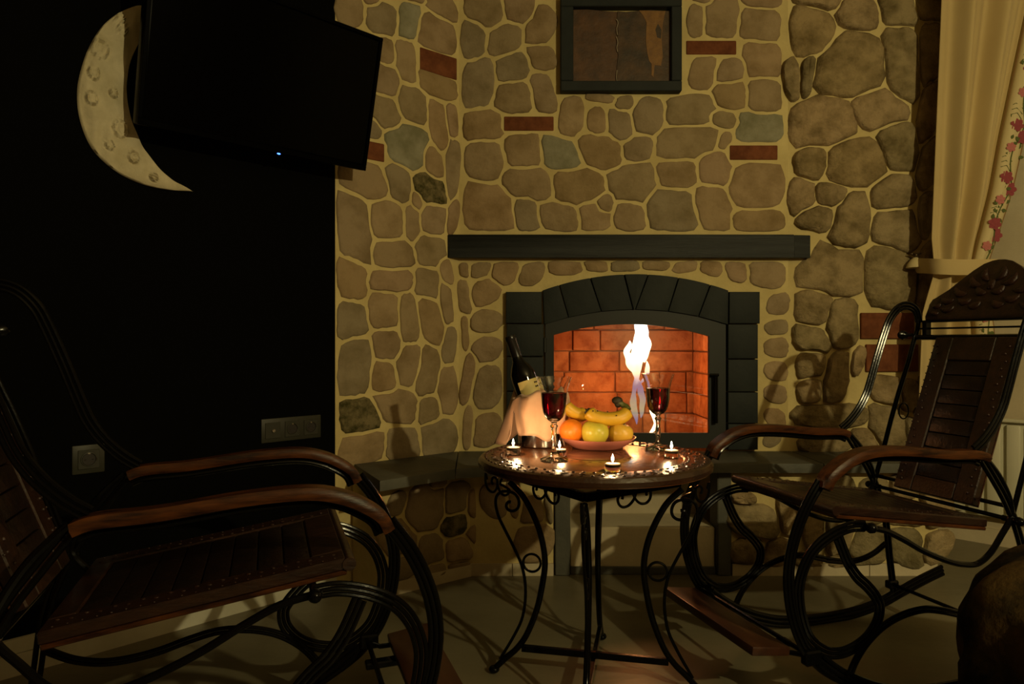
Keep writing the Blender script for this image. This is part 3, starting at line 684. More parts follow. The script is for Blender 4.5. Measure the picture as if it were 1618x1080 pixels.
# ---------------------------------------------------------------- rocking chairs (x forward, y sideways, z up)
def off2(pts, d):                        # parallel curve in the (u,z) plane
    P = [Vector((p[0], p[1])) for p in pts]; out = []
    for i in range(len(P)):
        t = (P[min(i + 1, len(P) - 1)] - P[max(i - 1, 0)]).normalized()
        out.append((P[i].x - t.y * d, P[i].y + t.x * d))
    return out
def rods(name, pts, y, parent, cnt=3, r=.0046, sp=.0098, k=6, mid=0, closed=False):
    b = BM(); sm = [(p.x, p.y) for p in cr([(*p, 0) for p in pts], k, closed)]
    for i in range(cnt):
        d = (i - (cnt - 1) / 2) * sp
        q = off2(sm, d) if not closed else sm
        tube(b, [(u, y, max(z, r)) for u, z in q], r, 8, closed=closed)
    return obj(name, b, M['iron'], parent)
def make_chair():
    t = empty('rocking_chair', (0, 0, 0))
    W = .225
    rocker = [(.50, .142), (.45, .105), (.395, .074), (.33, .047), (.25, .026), (.15, .0172), (.05, .0165), (-.05, .024), (-.14, .042), (-.22, .068), (-.31, .097), (-.40, .122)]
    cleg = [(.497, .560), (.53, .515), (.558, .463), (.578, .405), (.586, .345), (.580, .28), (.562, .22), (.535, .17), (.495, .128), (.45, .098)]
    ring = [(.368, .447), (.41, .448), (.465, .433), (.512, .405), (.541, .368), (.556, .325), (.557, .288), (.548, .243), (.525, .193), (.482, .16), (.44, .151), (.395, .160), (.355, .182), (.328, .215), (.322, .25), (.335, .275), (.36, .302), (.39, .328), (.418, .367), (.445, .425)]
    arch = [(.415, .085), (.395, .125), (.36, .165), (.31, .199), (.25, .219), (.182, .225), (.12, .214), (.06, .198), (0, .189), (-.055, .190), (-.11, .205), (-.158, .232)]
    under = [(.368, .443), (.31, .432), (.25, .405), (.18, .368), (.10, .336), (.04, .322), (0, .324), (-.04, .348), (-.075, .388), (-.105, .425), (-.110, .455), (-.095, .497), (-.06, .55), (-.01, .600)]
    rear = [(-.008, .590), (-.05, .535), (-.09, .478), (-.13, .40), (-.16, .305), (-.175, .19), (-.192, .075)]
    hair = [(.018, .614), (-.015, .638), (-.05, .674), (-.078, .716), (-.098, .765), (-.124, .838), (-.155, .918), (-.178, .966), (-.212, 1.0), (-.252, 1.010), (-.286, .994), (-.298, .958)]
    hback = [(-.298, .965), (-.292, .93), (-.277, .893), (-.253, .823), (-.218, .736), (-.184, .643), (-.155, .555), (-.12, .455), (-.107, .42)]
    for s in (-1, 1):
        y = s * W
        rods('rocker', rocker, y, t, 3, .0068, .0128)
        rods('front_leg', cleg, y, t, 3, .0052)
        rods('scroll_ring', ring, y, t, 3, .0046)
        rods('arch_rod', arch, y, t, 2, .0048)
        rods('seat_rail', under, y, t, 1, .0075)
        rods('rear_leg', rear, y, t, 2, .0058, .0135)
        rods('back_post', hair, y, t, 3, .0046, .0098)
        rods('back_stay', hback, y, t, 2, .0042, .0088)
        b = BM(); tube(b, [(-.234 + .020 * math.cos(a), y, .663 + .026 * math.sin(a)) for a in np.linspace(0, 2 * PI, 20, endpoint=False)], .0026, 8, closed=True)
        obj('ring_ornament', b, M['iron'], t)
        for u_, z_, r_ in ((.366, .447, .0135), (-.112, .425, .0125)):
            b = BM(); lathe(b, [(0, -.03), (.008, -.03), (.008, 0), (r_ * .75, .002), (r_, .012), (r_ * .8, .021), (r_ * .4, .026), (0, .027)], 14)
            for v in b.verts: v.co = Vector((u_ + v.co.x, y + s * (v.co.z + .006), z_ + v.co.y))
            obj('knob', b, M['iron'], t)
        b = BM(); lathe(b, [(0, -.022), (.006, -.022), (.006, 0), (.012, .003), (.0155, .013), (.012, .023), (.006, .028), (0, .0285)], 14)
        for v in b.verts: v.co = Vector((-.252 + v.co.x + .5 * v.co.z, y + s * (v.co.z * .6 + .006), .913 + v.co.y))
        obj('knob', b, M['iron'], t)
        for q in ((.50, .135, .545, .17), (-.205, .085, -.165, .11)):
            b = BM(); box(b, (q[0], y - .012, q[1]), (q[2], y + .012, q[3]), .004); obj('clamp', b, M['iron'], t, True, 30)
        # armrest
        top = [(.505, .552), (.492, .578), (.464, .601), (.418, .624), (.355, .637), (.25, .634), (.12, .620), (.03, .616), (-.005, .606)]
        sm = [(p.x, p.y) for p in cr([(*p, 0) for p in top], 5)]
        lo = off2(sm, .021); b = BM(); rows = []
        m = len(sm)
        for i in range(m):
            f = i / (m - 1)
            hw_ = .0215 + .005 * math.sin(PI * min(1, f * 1.6)) + (.006 * max(0, f - .8) / .2)
            (u1, z1), (u0, z0) = sm[i], lo[i]
            yc = y + s * .006
            rows.append([b.verts.new(p) for p in ((u0, yc - hw_ * .9, z0), (u0, yc + hw_ * .9, z0), ((u0 + u1) / 2, yc + hw_, (z0 + z1) / 2), (u1, yc + hw_ * .72, z1), (u1, yc - hw_ * .72, z1), ((u0 + u1) / 2, yc - hw_, (z0 + z1) / 2))])
        for A, B2 in zip(rows, rows[1:]):
            for j in range(6): b.faces.new((A[j], A[(j + 1) % 6], B2[(j + 1) % 6], B2[j]))
        b.faces.new(rows[0]); b.faces.new(rows[-1][::-1])
        obj('armrest', b, M['wood'], t, True, 50)
        rods('arm_rail', off2([(p[0], p[1]) for p in top], .028), y, t, 2, .0052, .0085)
    # cross rods
    def bar(name, u, z, r=.006, ext=0): 
        b = BM(); tube(b, [(u, -W - ext, z), (u, W + ext, z)], r, 8); obj(name, b, M['iron'], t)
    for u, z in ((.366, .447), (-.112, .425), (-.192, .095), (.52, .152), (-.125, .455)): bar('cross_rod', u, z)
    for u, z, r in ((-.284, .905, .0085), (-.293, .934, .003), (-.300, .958, .0035)): bar('back_rail', u, z, r)
    for y in (-.19, .19):
        b = BM(); box(b, (-.304, y - .008, .905), (-.28, y + .008, .96), .002); obj('rail_strut', b, M['iron'], t, True, 30)
    # seat: wooden frame, leather slats, rolled front
    u0, z0, u1, z1 = -.06, .413, .425, .482
    ang = math.atan2(z1 - z0, u1 - u0); Ls = math.hypot(u1 - u0, z1 - z0)
    MS = Matrix.Translation((u0, 0, z0)) @ Matrix.Rotation(-ang, 4, 'Y')
    b = BM()
    for q in ((0, -.20, Ls, -.145), (0, .145, Ls, .20), (0, -.145, .045, .145), (Ls - .06, -.145, Ls, .145)):
        box(b, (q[0], q[1], -.010), (q[2], q[3], .012), .003, MS)
    seat = obj('seat', b, M['wood_dark'], t, True, 30)
    b = BM(); box(b, (.002, -.1995, -.019), (Ls - .002, .1995, -.0102), .002, MS); obj('seat_edge', b, M['wood'], seat, True, 30)
    nsl = 8; wd = (Ls - .105) / nsl
    for i in range(nsl):
        b = BM(); box(b, (.045 + i * wd + .0012, -.1445, -.006), (.045 + (i + 1) * wd - .0012, .1445, .009), .0025, MS, 2); obj('slat', b, M['leather'], seat, True, 30)
    b = BM()
    for sy in (-1, 1):
        for i in range(22):
            p = MS @ Vector((.02 + i * (Ls - .04) / 21, sy * (.158 + .008 * (i % 2)), .0125)); ball(b, p, .0032, 1.3, .7, .5, 8, 5)
            p = MS @ Vector((.02 + i * (Ls - .04) / 21, sy * .188, .0125)); ball(b, p, .0022, 1, 1, .5, 6, 4)
    obj('carved_border', b, M['carved'], seat)['kind'] = 'stuff'
    b = BM(); tube(b, [MS @ Vector((Ls + .004, -.203, .0)), MS @ Vector((Ls + .004, .203, .0))], .0125, 12); obj('front_roll', b, M['wood_dark'], seat)
    # back panel
    pu0, pz0, pu1, pz1 = -.100, .440, -.272, .902
    bu = Vector((pu1 - pu0, 0, pz1 - pz0)); Lb = bu.length; bu.normalize()
    bn = Vector((bu.z, 0, -bu.x))
    MB_ = Matrix(((0, bu.x, bn.x, pu0), (1, 0, 0, 0), (0, bu.z, bn.z, pz0), (0, 0, 0, 1)))   # local (side, up, front)
    hw_ = .131
    b = BM()
    for q in ((-hw_, 0, -hw_ + .062, Lb), (hw_ - .062, 0, hw_, Lb), (-hw_ + .062, 0, hw_ - .062, .05), (-hw_ + .062, Lb - .075, hw_ - .062, Lb)):
        box(b, (q[0], q[1], -.012), (q[2], q[3], .010), .003, MB_)
    back = obj('back_panel', b, M['wood_dark'], t, True, 30)
    nsl = 8; wd = (Lb - .125) / nsl
    for i in range(nsl):
        b = BM(); box(b, (-hw_ + .063, .05 + i * wd + .0012, -.008), (hw_ - .063, .05 + (i + 1) * wd - .0012, .0065), .0025, MB_, 2); obj('slat', b, M['leather'], back, True, 30)
    b = BM()
    for sy in (-1, 1):
        for i in range(20):
            yy = .03 + i * (Lb - .06) / 19
            p = MB_ @ Vector((sy * (.108 + .007 * (i % 2)), yy, .0102)); ball(b, p, .0036, 1, 1, 1.2, 8, 5)
            p = MB_ @ Vector((sy * .129, yy, .0102)); ball(b, p, .0022, 1, 1, 1, 6, 4)
    obj('carved_border', b, M['carved'], back)['kind'] = 'stuff'
    b = BM(); box(b, (-hw_ - .0005, .0, -.016), (hw_ + .0005, Lb, -.0125), .001, MB_); obj('panel_backing', b, M['wood'], back, True, 30)
    # crest board
    cu, cz = -.301, .958
    cb = Vector((-.07, 0, .184)).normalized(); cn = Vector((cb.z, 0, -cb.x))
    MC = Matrix(((0, cb.x, cn.x, cu), (1, 0, 0, 0), (0, cb.z, cn.z, cz), (0, 0, 0, 1)))
    half = [(.196, 0), (.194, .012), (.198, .055), (.190, .074), (.168, .084), (.140, .102), (.105, .134), (.075, .163), (.045, .183), (.02, .191)]
    out = half + [(0, .193)] + [(-x, y) for x, y in half[::-1]]
    b = BM(); prism(b, out, lambda x, y: MC @ Vector((x, y, -.013)), lambda x, y: MC @ Vector((x, y, .011)), .004)
    crest = obj('crest_board', b, M['wood_dark'], t, True, 40)
    b = BM()
    rr = random.Random(5)
    for sx in (-1, 1):
        for cx_, cy_, L_, a_, w_ in ((.03, .14, .05, 1.2, .012), (.06, .115, .055, .7, .013), (.10, .085, .055, .45, .012), (.135, .06, .05, .15, .011), (.165, .045, .035, -.2, .009), (.03, .085, .045, .5, .012), (.075, .055, .05, .1, .012), (.125, .03, .05, -.1, .010), (.035, .04, .045, -.3, .012), (.165, .02, .03, .1, .008), (.0, .11, .035, 1.57, .012)):
            vs_ = ball(b, (0, 0, 0), 1, L_ / 2, w_, .007, 10, 7)
            for v in vs_:
                x, y = v.co.x, v.co.y + .35 * v.co.x ** 2 / .02
                v.co = MC @ Vector((sx * (cx_ + x * math.cos(a_) - y * math.sin(a_)), cy_ + x * math.sin(a_) + y * math.cos(a_), .011 + v.co.z))
    obj('carved_leaves', b, M['carved'], crest)['kind'] = 'stuff'
    # foot rest
    fa = .13
    MF = Matrix.Translation((.565, 0, .162)) @ Matrix.Rotation(-fa, 4, 'Y')
    b = BM(); box(b, (0, -.205, -.011), (.105, .205, .011), .004, MF, 2); obj('footrest', b, M['foot_wood'], t, True, 30)
    for s in (-1, 1):
        b = BM(); box(b, (.50, s * .12 - .014, .135), (.60, s * .12 + .014, .150), .003); obj('footrest_bracket', b, M['iron'], t, True, 30)
        b = BM(); tube(b, [(.515, s * W, .152), (.545, s * .19, .150), (.60, s * .17, .158)], .006); obj('footrest_arm', b, M['iron'], t)
    return t
def copy_tree(o, parent=None):
    c = o.copy(); C.objects.link(c)
    if parent: c.parent = parent
    for ch in [x for x in bpy.data.objects if x.parent == o]: copy_tree(ch, c)
    return c
chair = make_chair()
chair_l = copy_tree(chair)
chair.location = (1.1342, 1.9677, 0); chair.rotation_euler = (0, 0, 3.4402)
chair_l.location = (-.7704, 1.2992, 0); chair_l.rotation_euler = (0, 0, .3422)
tag(chair, 'iron framed rocking chair with carved wooden crest standing by the curtain and radiator', 'chair', 'pair of rocking chairs')
tag(chair_l, 'iron framed rocking chair nearest the black wall, beneath the moon, facing the table', 'chair', 'pair of rocking chairs')

# ---------------------------------------------------------------- round table
TX, TY, TZ, TR = .213, 1.783, .593, .300
tb = empty('round_table', (TX, TY, 0), -math.radians(12), 'small round carved wooden table on a scrolled black iron base', 'table')
b = BM(); lathe(b, [(0, TZ - .028), (TR - .02, TZ - .028), (TR - .004, TZ - .024), (TR, TZ - .012), (TR - .003, TZ - .004), (TR - .010, TZ - .0015), (TR - .075, TZ - .0015), (TR - .079, TZ), (0, TZ)], 72)
ttop = obj('tabletop', b, M['table_wood'], tb, True, 25)
b = BM(); lathe(b, [(TR + .0008, TZ - .020), (TR + .0012, TZ - .010), (TR - .004, TZ - .0015), (TR - .010, TZ + .0012), (TR - .068, TZ + .0012), (TR - .072, TZ - .0012)], 72)
obj('rim_band', b, M['table_rim'], ttop, True, 30)
b = BM()
for rad, cnt, L_, w_ in ((TR - .018, 76, .0048, .0035), (TR - .038, 40, .0105, .0055), (TR - .058, 64, .0045, .0032)):
    for i in range(cnt):
        a = 2 * PI * i / cnt
        vs_ = ball(b, (0, 0, 0), 1, L_, w_, .0028, 8, 5); a2 = a + (PI / 2 + (.6 if rad == TR - .038 else 0) * (1 if i % 2 else -1))
        for v in vs_:
            x, y = v.co.x, v.co.y
            v.co = Vector((rad * math.cos(a) + x * math.cos(a2) - y * math.sin(a2), rad * math.sin(a) + x * math.sin(a2) + y * math.cos(a2), TZ + .0012 + v.co.z))
obj('carved_border', b, M['table_rim'], ttop)['kind'] = 'stuff'
b = BM(); lathe(b, [(.07, TZ), (.072, TZ + .0008), (.078, TZ + .0008), (.080, TZ)], 40)
for i in range(24):
    a = 2 * PI * i / 24; vs_ = ball(b, (.095 * math.cos(a), .095 * math.sin(a), TZ), .006, 1, 1, .12, 8, 4)
obj('carved_rosette', b, M['table_rim'], ttop)['kind'] = 'stuff'
def zt(y): return EYE - (y - 540) / FPX * 1.80
def rt(x): return (938 - x) / FPX * 1.80
mainp = [(rt(x), zt(y)) for x, y in ((803, 764), (826, 787), (846, 824), (857, 858), (861, 891), (857, 924), (848, 965), (832, 1006), (816, 1030), (797, 1048))] + [(rt(778), .010)]
srod = [(rt(x), zt(y)) for x, y in ((800, 803), (799, 793), (806, 789), (812, 792), (818, 797), (816, 806), (806, 809), (799, 803))]
srod = [(rt(x), zt(y)) for x, y in ((806, 797), (801, 797), (798, 803), (801, 809), (809, 811), (817, 806), (819, 796), (814, 785), (803, 780), (790, 781), (782, 789), (781, 804), (786, 822), (796, 842), (810, 868), (823, 896), (829, 925), (829, 955), (823, 985), (809, 1014), (795, 1038), (788, 1050))]
apr1 = [(rt(x), zt(y)) for x, y in ((766, 762), (764, 752), (764, 768), (769, 779), (777, 782), (783, 774), (783, 762), (777, 758), (774, 764), (776, 770))]
apr2 = [(rt(x), zt(y)) for x, y in ((783, 760), (784, 772), (790, 784), (798, 786), (804, 778)) ] + [(rt(795), zt(772)), (rt(788), zt(768)), (rt(791), zt(760))]
for i in range(4):
    R4 = Matrix.Rotation(i * PI / 2 + PI, 4, 'Z')
    def pt(p): return R4 @ Vector((p[0], 0, p[1]))
    b = BM(); q = [pt((p.x, p.y)) for p in cr([(*p, 0) for p in mainp], 5)]
    tube(b, q, .0082, 10); ball(b, pt((rt(778), .010)), .0125, 1.2, 1.2, .8)
    leg = obj('leg', b, M['iron'], tb)
    b = BM(); tube(b, [pt((p.x, p.y)) for p in cr([(*p, 0) for p in srod], 4)], .0042, 8); obj('scroll', b, M['iron'], leg)
    b = BM(); tube(b, [pt((rt(840) + .0235 * math.cos(a), zt(892) + .0235 * math.sin(a))) for a in np.linspace(0, 2 * PI, 24, endpoint=False)], .0034, 8, closed=True); obj('ring', b, M['iron'], leg)
    b = BM(); tube(b, [pt((p.x, p.y)) for p in cr([(*p, 0) for p in apr1], 4)], .0034, 8); tube(b, [pt((p.x, p.y)) for p in cr([(*p, 0) for p in apr2], 4)], .0034, 8); obj('apron_scroll', b, M['iron'], leg)
    # apron bar to next leg and hanging scroll
    A = pt((.218, .533)); B2 = Matrix.Rotation((i + 1) * PI / 2 + PI, 4, 'Z') @ Vector((.218, 0, .533))
    d = (B2 - A); dn = d.normalized(); nn = Vector((-dn.y, dn.x, 0))
    b = BM(); vs_ = box(b, (0, -.007, -.010), (d.length, .007, .010), .001)
    Mx = Matrix((dn, nn, Vector((0, 0, 1)))).transposed().to_4x4(); Mx.translation = A
    for v in b.verts: v.co = Mx @ v.co
    obj('apron_bar', b, M['iron'], tb, True, 30)
    b = BM()
    for f0, sg in ((.62, 1), (.38, -1)):
        c0 = A + d * f0
        P_ = [(-.042, -.008), (-.034, -.024), (-.018, -.036), (0, -.038), (.013, -.030), (.017, -.016), (.010, -.008), (.002, -.012), (.003, -.019)]
        tube(b, [c0 + dn * (sg * p.x) + Vector((0, 0, p.y)) for p in cr([(*p, 0) for p in P_], 4)], .0034, 8)
    obj('apron_scroll', b, M['iron'], tb)
for i in range(2):
    R4 = Matrix.Rotation(i * PI / 2, 4, 'Z'); r_ = rt(826) + .004; z_ = .074 - .012 * i
    b = BM(); vs_ = box(b, (-r_, -.006, z_ - .0085), (r_, .006, z_ + .0085), .001)
    for v in b.verts: v.co = R4 @ v.co
    obj('stretcher', b, M['iron'], tb, True, 30)

# ---------------------------------------------------------------- things on the table
def on_table(px, py): 
    Y = (EYE - TZ) / ((py - 540) / FPX); return Vector(((px - 809) / FPX * Y, Y, TZ + .0005))
def wine_glass(loc, label):
    o = empty('wine_glass', loc, 0, label, 'glass', 'red wine glasses on the round table')
    outp = [(0, .001), (.034, .001), (.0355, .003), (.030, .006), (.014, .011), (.008, .017), (.006, .024), (.0062, .045), (.0072, .056), (.0058, .068), (.0062, .080), (.010, .086), (.0062, .091), (.0078, .096), (.015, .100), (.0225, .108), (.0280, .120), (.0312, .137), (.0322, .155), (.0335, .172), (.037, .188), (.0425, .203), (.0448, .209)]
    inn = [(.0440, .209), (.0415, .203), (.0358, .188), (.0322, .172), (.0309, .155), (.0299, .137), (.0267, .120), (.0212, .109), (.012, .1025), (0, .1005)]
    b = BM(); lathe(b, outp + inn, 40)
    for v in b.verts:
        r = math.hypot(v.co.x, v.co.y)
        if .018 < v.co.z < .082:
            a = math.atan2(v.co.y, v.co.x) + v.co.z * 40; f = 1 + .16 * math.cos(4 * a)
            v.co.x *= f; v.co.y *= f
        elif v.co.z < .012 and r > .01:
            f = 1 + .05 * math.cos(8 * math.atan2(v.co.y, v.co.x)); v.co.z += .0012 * math.cos(8 * math.atan2(v.co.y, v.co.x)) * (r / .035) if v.co.z > .002 else 0
    obj('glass_body', b, M['glass'], o, True, 60)
    b = BM(); lathe(b, [(0, .1008), (.0118, .1028), (.0210, .1093), (.0265, .1203), (.0297, .137), (.0307, .155), (.0314, .166), (.0316, .1695), (.0300, .169), (0, .169)], 40); obj('wine', b, M['wine'], o, True, 50)
    return o
wine_glass(on_table(875.5, 727), 'glass of red wine in front of the napkin wrapped bucket')
wine_glass(on_table(1039.5, 710), 'glass of red wine before the flames, right of the fruit plate')

pl_loc = on_table(944, 706)
plate = empty('fruit_plate', pl_loc, 0, 'shallow pink plate holding the fruit on the round table', 'plate')
b = BM(); lathe(b, [(0, .003), (.060, .003), (.064, .0), (.070, .0005), (.074, .004), (.088, .012), (.098, .020), (.106, .0275), (.1075, .030), (.1045, .030), (.098, .0245), (.086, .0165), (.070, .0105), (0, .0085)], 56)
obj('dish', b, M['plate'], plate, True, 50)
def fruit(name, c, prof, m, label, cat='fruit', tilt=(0, 0), stem=True, dim=M['wick']):
    o = empty(name, c, 0, label, cat, 'fruit on the pink plate'); o.rotation_euler = (tilt[0], tilt[1], .4)
    b = BM(); lathe(b, prof, 28); obj('flesh', b, m, o, True, 180)
    if stem:
        zt_ = prof[-1][1]; b = BM(); tube(b, [(0, 0, zt_ - .002), (.001, 0, zt_ + .006), (.003, .001, zt_ + .011)], [.0016, .0013, .0017], 6); obj('stem', b, dim, o)
    return o
def applep(R, H): return [(0, .1 * H)] + [(R * k, H * z) for k, z in ((.22, .03), (.42, 0), (.62, .07), (.84, .25), (.97, .45), (1.0, .58), (.95, .75), (.80, .90), (.55, .985), (.32, 1.0), (.14, .95))] + [(0, .88 * H)]
def orangep(R): return [(R * math.sin(PI * i / 14), R * (1 - .97 * math.cos(PI * i / 14))) for i in range(15)]
def fruit_at(px, py, dY):                # height of the resting point above the plate
    Y = pl_loc.y + dY; return at(px, py, Y)
g = fruit_at(937, 693, -.035); o1 = fruit('green_apple', (g.x, g.y, TZ + .0105), applep(.0385, .066), M['gapple'], 'yellow green apple at the front of the pink plate', tilt=(.12, .1))
g = fruit_at(975, 693, -.022); o2 = fruit('yellow_apple', (g.x, g.y, TZ + .0130), applep(.035, .058), M['yapple'], 'dull yellow apple under the banana at the right of the plate', tilt=(.2, .25))
g = fruit_at(903, 693, -.020); o3 = fruit('orange', (g.x, g.y, TZ + .0135), orangep(.0345), M['orange'], 'bright orange behind the left wine glass', stem=False)
b = BM(); ball(b, (0, 0, .0678), .0018, 1, 1, .5, 8, 5); obj('stem_end', b, M['banana_stalk'] if 'banana_stalk' in M else M['banana_green'], o3)
def banana(pts, R, label, tip0=True):
    P_ = [at(x, y, pl_loc.y + d) for x, y, d in pts]; c = P_[len(P_) // 2].copy()
    o = empty('banana', c, 0, label, 'fruit', 'fruit on the pink plate')
    Q = [p - c for p in cr(P_, 6)]; n = len(Q)
    rr = [R * min(1, (.30 + 1.9 * math.sin(PI * (.04 + .92 * i / (n - 1))) ** .8)) if True else R for i in range(n)]
    b = BM(); tube(b, Q, rr, 10); obj('peel', b, M['banana'], o, True, 60)
    b = BM(); tube(b, [Q[0], Q[0] + (Q[0] - Q[1]).normalized() * .006], [rr[0] * .9, rr[0] * .7], 8); obj('tip', b, M['banana_tip'], o)
    return o, Q, c
bn, Q, c = banana([(929, 650, -.03), (938, 657, -.035), (952, 661, -.037), (968, 661.5, -.036), (983, 658, -.032), (992, 650, -.022)], .0195, 'front yellow banana lying across the apples on the plate')
for v in bpy.data.meshes[bn.children[0].data.name].vertices: pass
b = BM(); e = Q[-1]; tube(b, cr([e + Vector((-.002, .0, .004)), e + Vector((-.006, .006, .014)), e + Vector((-.016, .010, .020)), e + Vector((-.026, .010, .028))], 4), [.012, .012, .011, .010, .009, .008, .008, .008, .0085, .009, .0095, .010, .0105], 10); obj('stalk', b, M['banana_green'], bn)
b = BM(); ball(b, e + Vector((-.028, .010, .030)), .0145, 1.1, .8, .8, 10, 7); ball(b, e + Vector((-.026, .008, .020)), .010, 1, .8, 1, 8, 6); obj('stalk_end', b, M['banana_tip'], bn)
b = BM()
for x, y in ((937, 649), (944, 649), (974, 656), (960, 650)): ball(b, at(x, y, pl_loc.y - .054) - c, .0022, 1.2, 1, .8, 6, 4)
obj('brown_spots', b, M['banana_tip'], bn)
banana([(926, 651, .012), (918, 655, .008), (908, 652, .004), (899, 646, .002), (894, 641, .004)], .019, 'back yellow banana resting on the orange behind the left glass')

# bucket with napkin and bottle
bk = on_table(852, 703.5)
bucket = empty('ice_bucket', bk, 0, 'polished steel wine bucket wrapped in a peach napkin', 'bucket')
b = BM(); lathe(b, [(0, .0), (.056, 0), (.060, .003), (.0605, .010), (.062, .06), (.065, .118), (.067, .121), (.064, .121), (.061, .115), (.058, .01), (0, .006)], 48); obj('vessel', b, M['steel'], bucket, True, 40)
nap = empty('napkin', (bk.x, bk.y, TZ), 0, 'peach cloth napkin draped over the steel wine bucket', 'cloth')
b = BM(); nu = 96; rows = []
zb = 0
for i in range(nu):
    a = 2 * PI * i / nu                      # 0 = +x, -pi/2 = toward the camera
    d = (a + PI / 2 + PI) % (2 * PI) - PI    # angle from the camera side
    low = .034 + .004 * math.sin(3 * a + 1)
    left = math.exp(-((d + 1.80) / .34) ** 2); right = math.exp(-((d - 1.25) / .22) ** 2)
    gap_ = math.exp(-((d + 1.22) / .13) ** 2)
    low = max(.0015, low - .06 * left - .032 * right + .075 * gap_ + .012 * math.exp(-((d - .75) / .22) ** 2) - .012 * math.exp(-((d - .25) / .3) ** 2))
    ft = .5 + .5 * math.sin(6 * a + .9 + 1.2 * math.sin(2 * a)); f2 = math.sin(9 * a + 1.3)
    top = .146 + .010 * math.sin(3 * a + .5) + .006 * math.sin(7 * a)
    row = []
    for j in range(17):
        t = j / 16
        if t < .2:
            q_ = t / .2
            r = .046 + .026 * math.sin(q_ * PI / 2) + .003 * f2 * q_; z = top - .022 * (1 - q_) ** 2 + .002 * q_
        else:
            s_ = (t - .2) / .8; z = (top + .002) * (1 - s_) + low * s_
            bulge = math.sin(PI * min(1, s_ * 1.1 + .12))
            r = .0715 + .013 * bulge * ft - .001 * s_ + .0042 * f2 * (1 - .4 * s_)
            r += (.050 * s_ ** 1.25 + .010 * s_) * left + .006 * right * s_
        row.append(b.verts.new((r * math.cos(a), r * math.sin(a), z)))
    rows.append(row)
for i in range(nu):
    A, B2 = rows[i], rows[(i + 1) % nu]
    for j in range(16): b.faces.new((A[j], A[j + 1], B2[j + 1], B2[j]))
no = obj('cloth', b, M['cloth'], nap, True, 180)
sm_ = no.modifiers.new('thick', 'SOLIDIFY'); sm_.thickness = .0022; sm_.offset = 1
# bottle leaning to the left in the bucket
p_top = at(805.5, 531, bk.y + .01); p_low = at(838, 628, bk.y - .005)
ax = (p_top - p_low).normalized(); Lb_ = .298
base_p = p_top - ax * Lb_
bot = empty('wine_bottle', base_p, 0, 'dark wine bottle with a cream label leaning in the steel bucket', 'bottle')
bot.rotation_mode = 'QUATERNION'; bot.rotation_quaternion = ax.to_track_quat('Z', 'Y')
b = BM(); lathe(b, [(0, .004), (.030, .0), (.0345, .004), (.0355, .02), (.0355, .170), (.034, .188), (.026, .207), (.0165, .222), (.0142, .235), (.0138, .262)], 40); obj('bottle_body', b, M['bottle'], bot, True, 60)
b = BM(); lathe(b, [(.0142, .232), (.0145, .236), (.0143, .284), (.0158, .286), (.0158, .294), (.0145, .298), (0, .298)], 32); obj('foil_capsule', b, M['foil'], bot, True, 40)
b = BM(); n_ = 20; pr = []
qi = bot.rotation_quaternion.inverted(); cd = qi @ Vector((0.35, -1, 0)); ca = math.atan2(cd.y, cd.x)
for i in range(n_ + 1):
    a = ca - .95 + 1.9 * i / n_; pr.append([b.verts.new((.0359 * math.cos(a), .0359 * math.sin(a), z)) for z in (.085, .162)])
for A, B2 in zip(pr, pr[1:]): b.faces.new((A[0], B2[0], B2[1], A[1]))
lab = obj('paper_label', b, M['label'], bot)
b = BM()
for k in range(3):
    a = ca + .45 + k * .12
    for j in range(2):
        p = Vector((.0361 * math.cos(a), .0361 * math.sin(a), .150 - .012 * j)); ball(b, p, .0022, 1, 1, 1.4 - .5 * (k % 2), 6, 4)
obj('label_print', b, M['ink'], lab)

# tealights
def tealight(loc, label, cup=True, h=.020):
    o = empty('tealight', loc, 0, label, 'candle', 'lit tealights on the round table')
    b = BM(); lathe(b, [(0, .0), (.0175, 0), (.019, .002), (.0195, h), (.0182, h), (.0178, .003), (0, .002)], 28); obj('cup', b, M['glass'], o, True, 40)
    b = BM(); lathe(b, [(0, h - .009), (.0172, h - .009), (.0174, h - .0025), (.015, h - .003), (0, h - .0035)], 24); obj('wax', b, M['wax'], o, True, 40)
    b = BM(); tube(b, [(0, 0, h - .004), (0, 0, h + .004)], .0007, 6); obj('wick', b, M['wick'], o)
    b = BM(); lathe(b, [(0, h + .001), (.0022, h + .004), (.0030, h + .008), (.0022, h + .013), (.0008, h + .018), (0, h + .021)], 12); obj('flame', b, M['candle'], o, True, 180)
    l = bpy.data.lights.new('candle_light', 'POINT'); l.energy = .42; l.color = (1, .62, .28); l.shadow_soft_size = .006
    lo = bpy.data.objects.new('candle_light', l); C.objects.link(lo); lo.parent = o; lo.location = (0, 0, h + .027)
M['candle'] = emit('candle_flame', (1, .78, .45), 110)
tealight(on_table(811, 717), 'lit tealight at the left rim of the table before the napkin')
tealight(on_table(884, 720.5), 'lit tealight half hidden behind the left wine glass stem')
tealight(on_table(968, 744.5), 'lit tealight in a clear cup at the front edge of the table')
tealight(on_table(1061, 722), 'lit tealight near the right rim of the table')

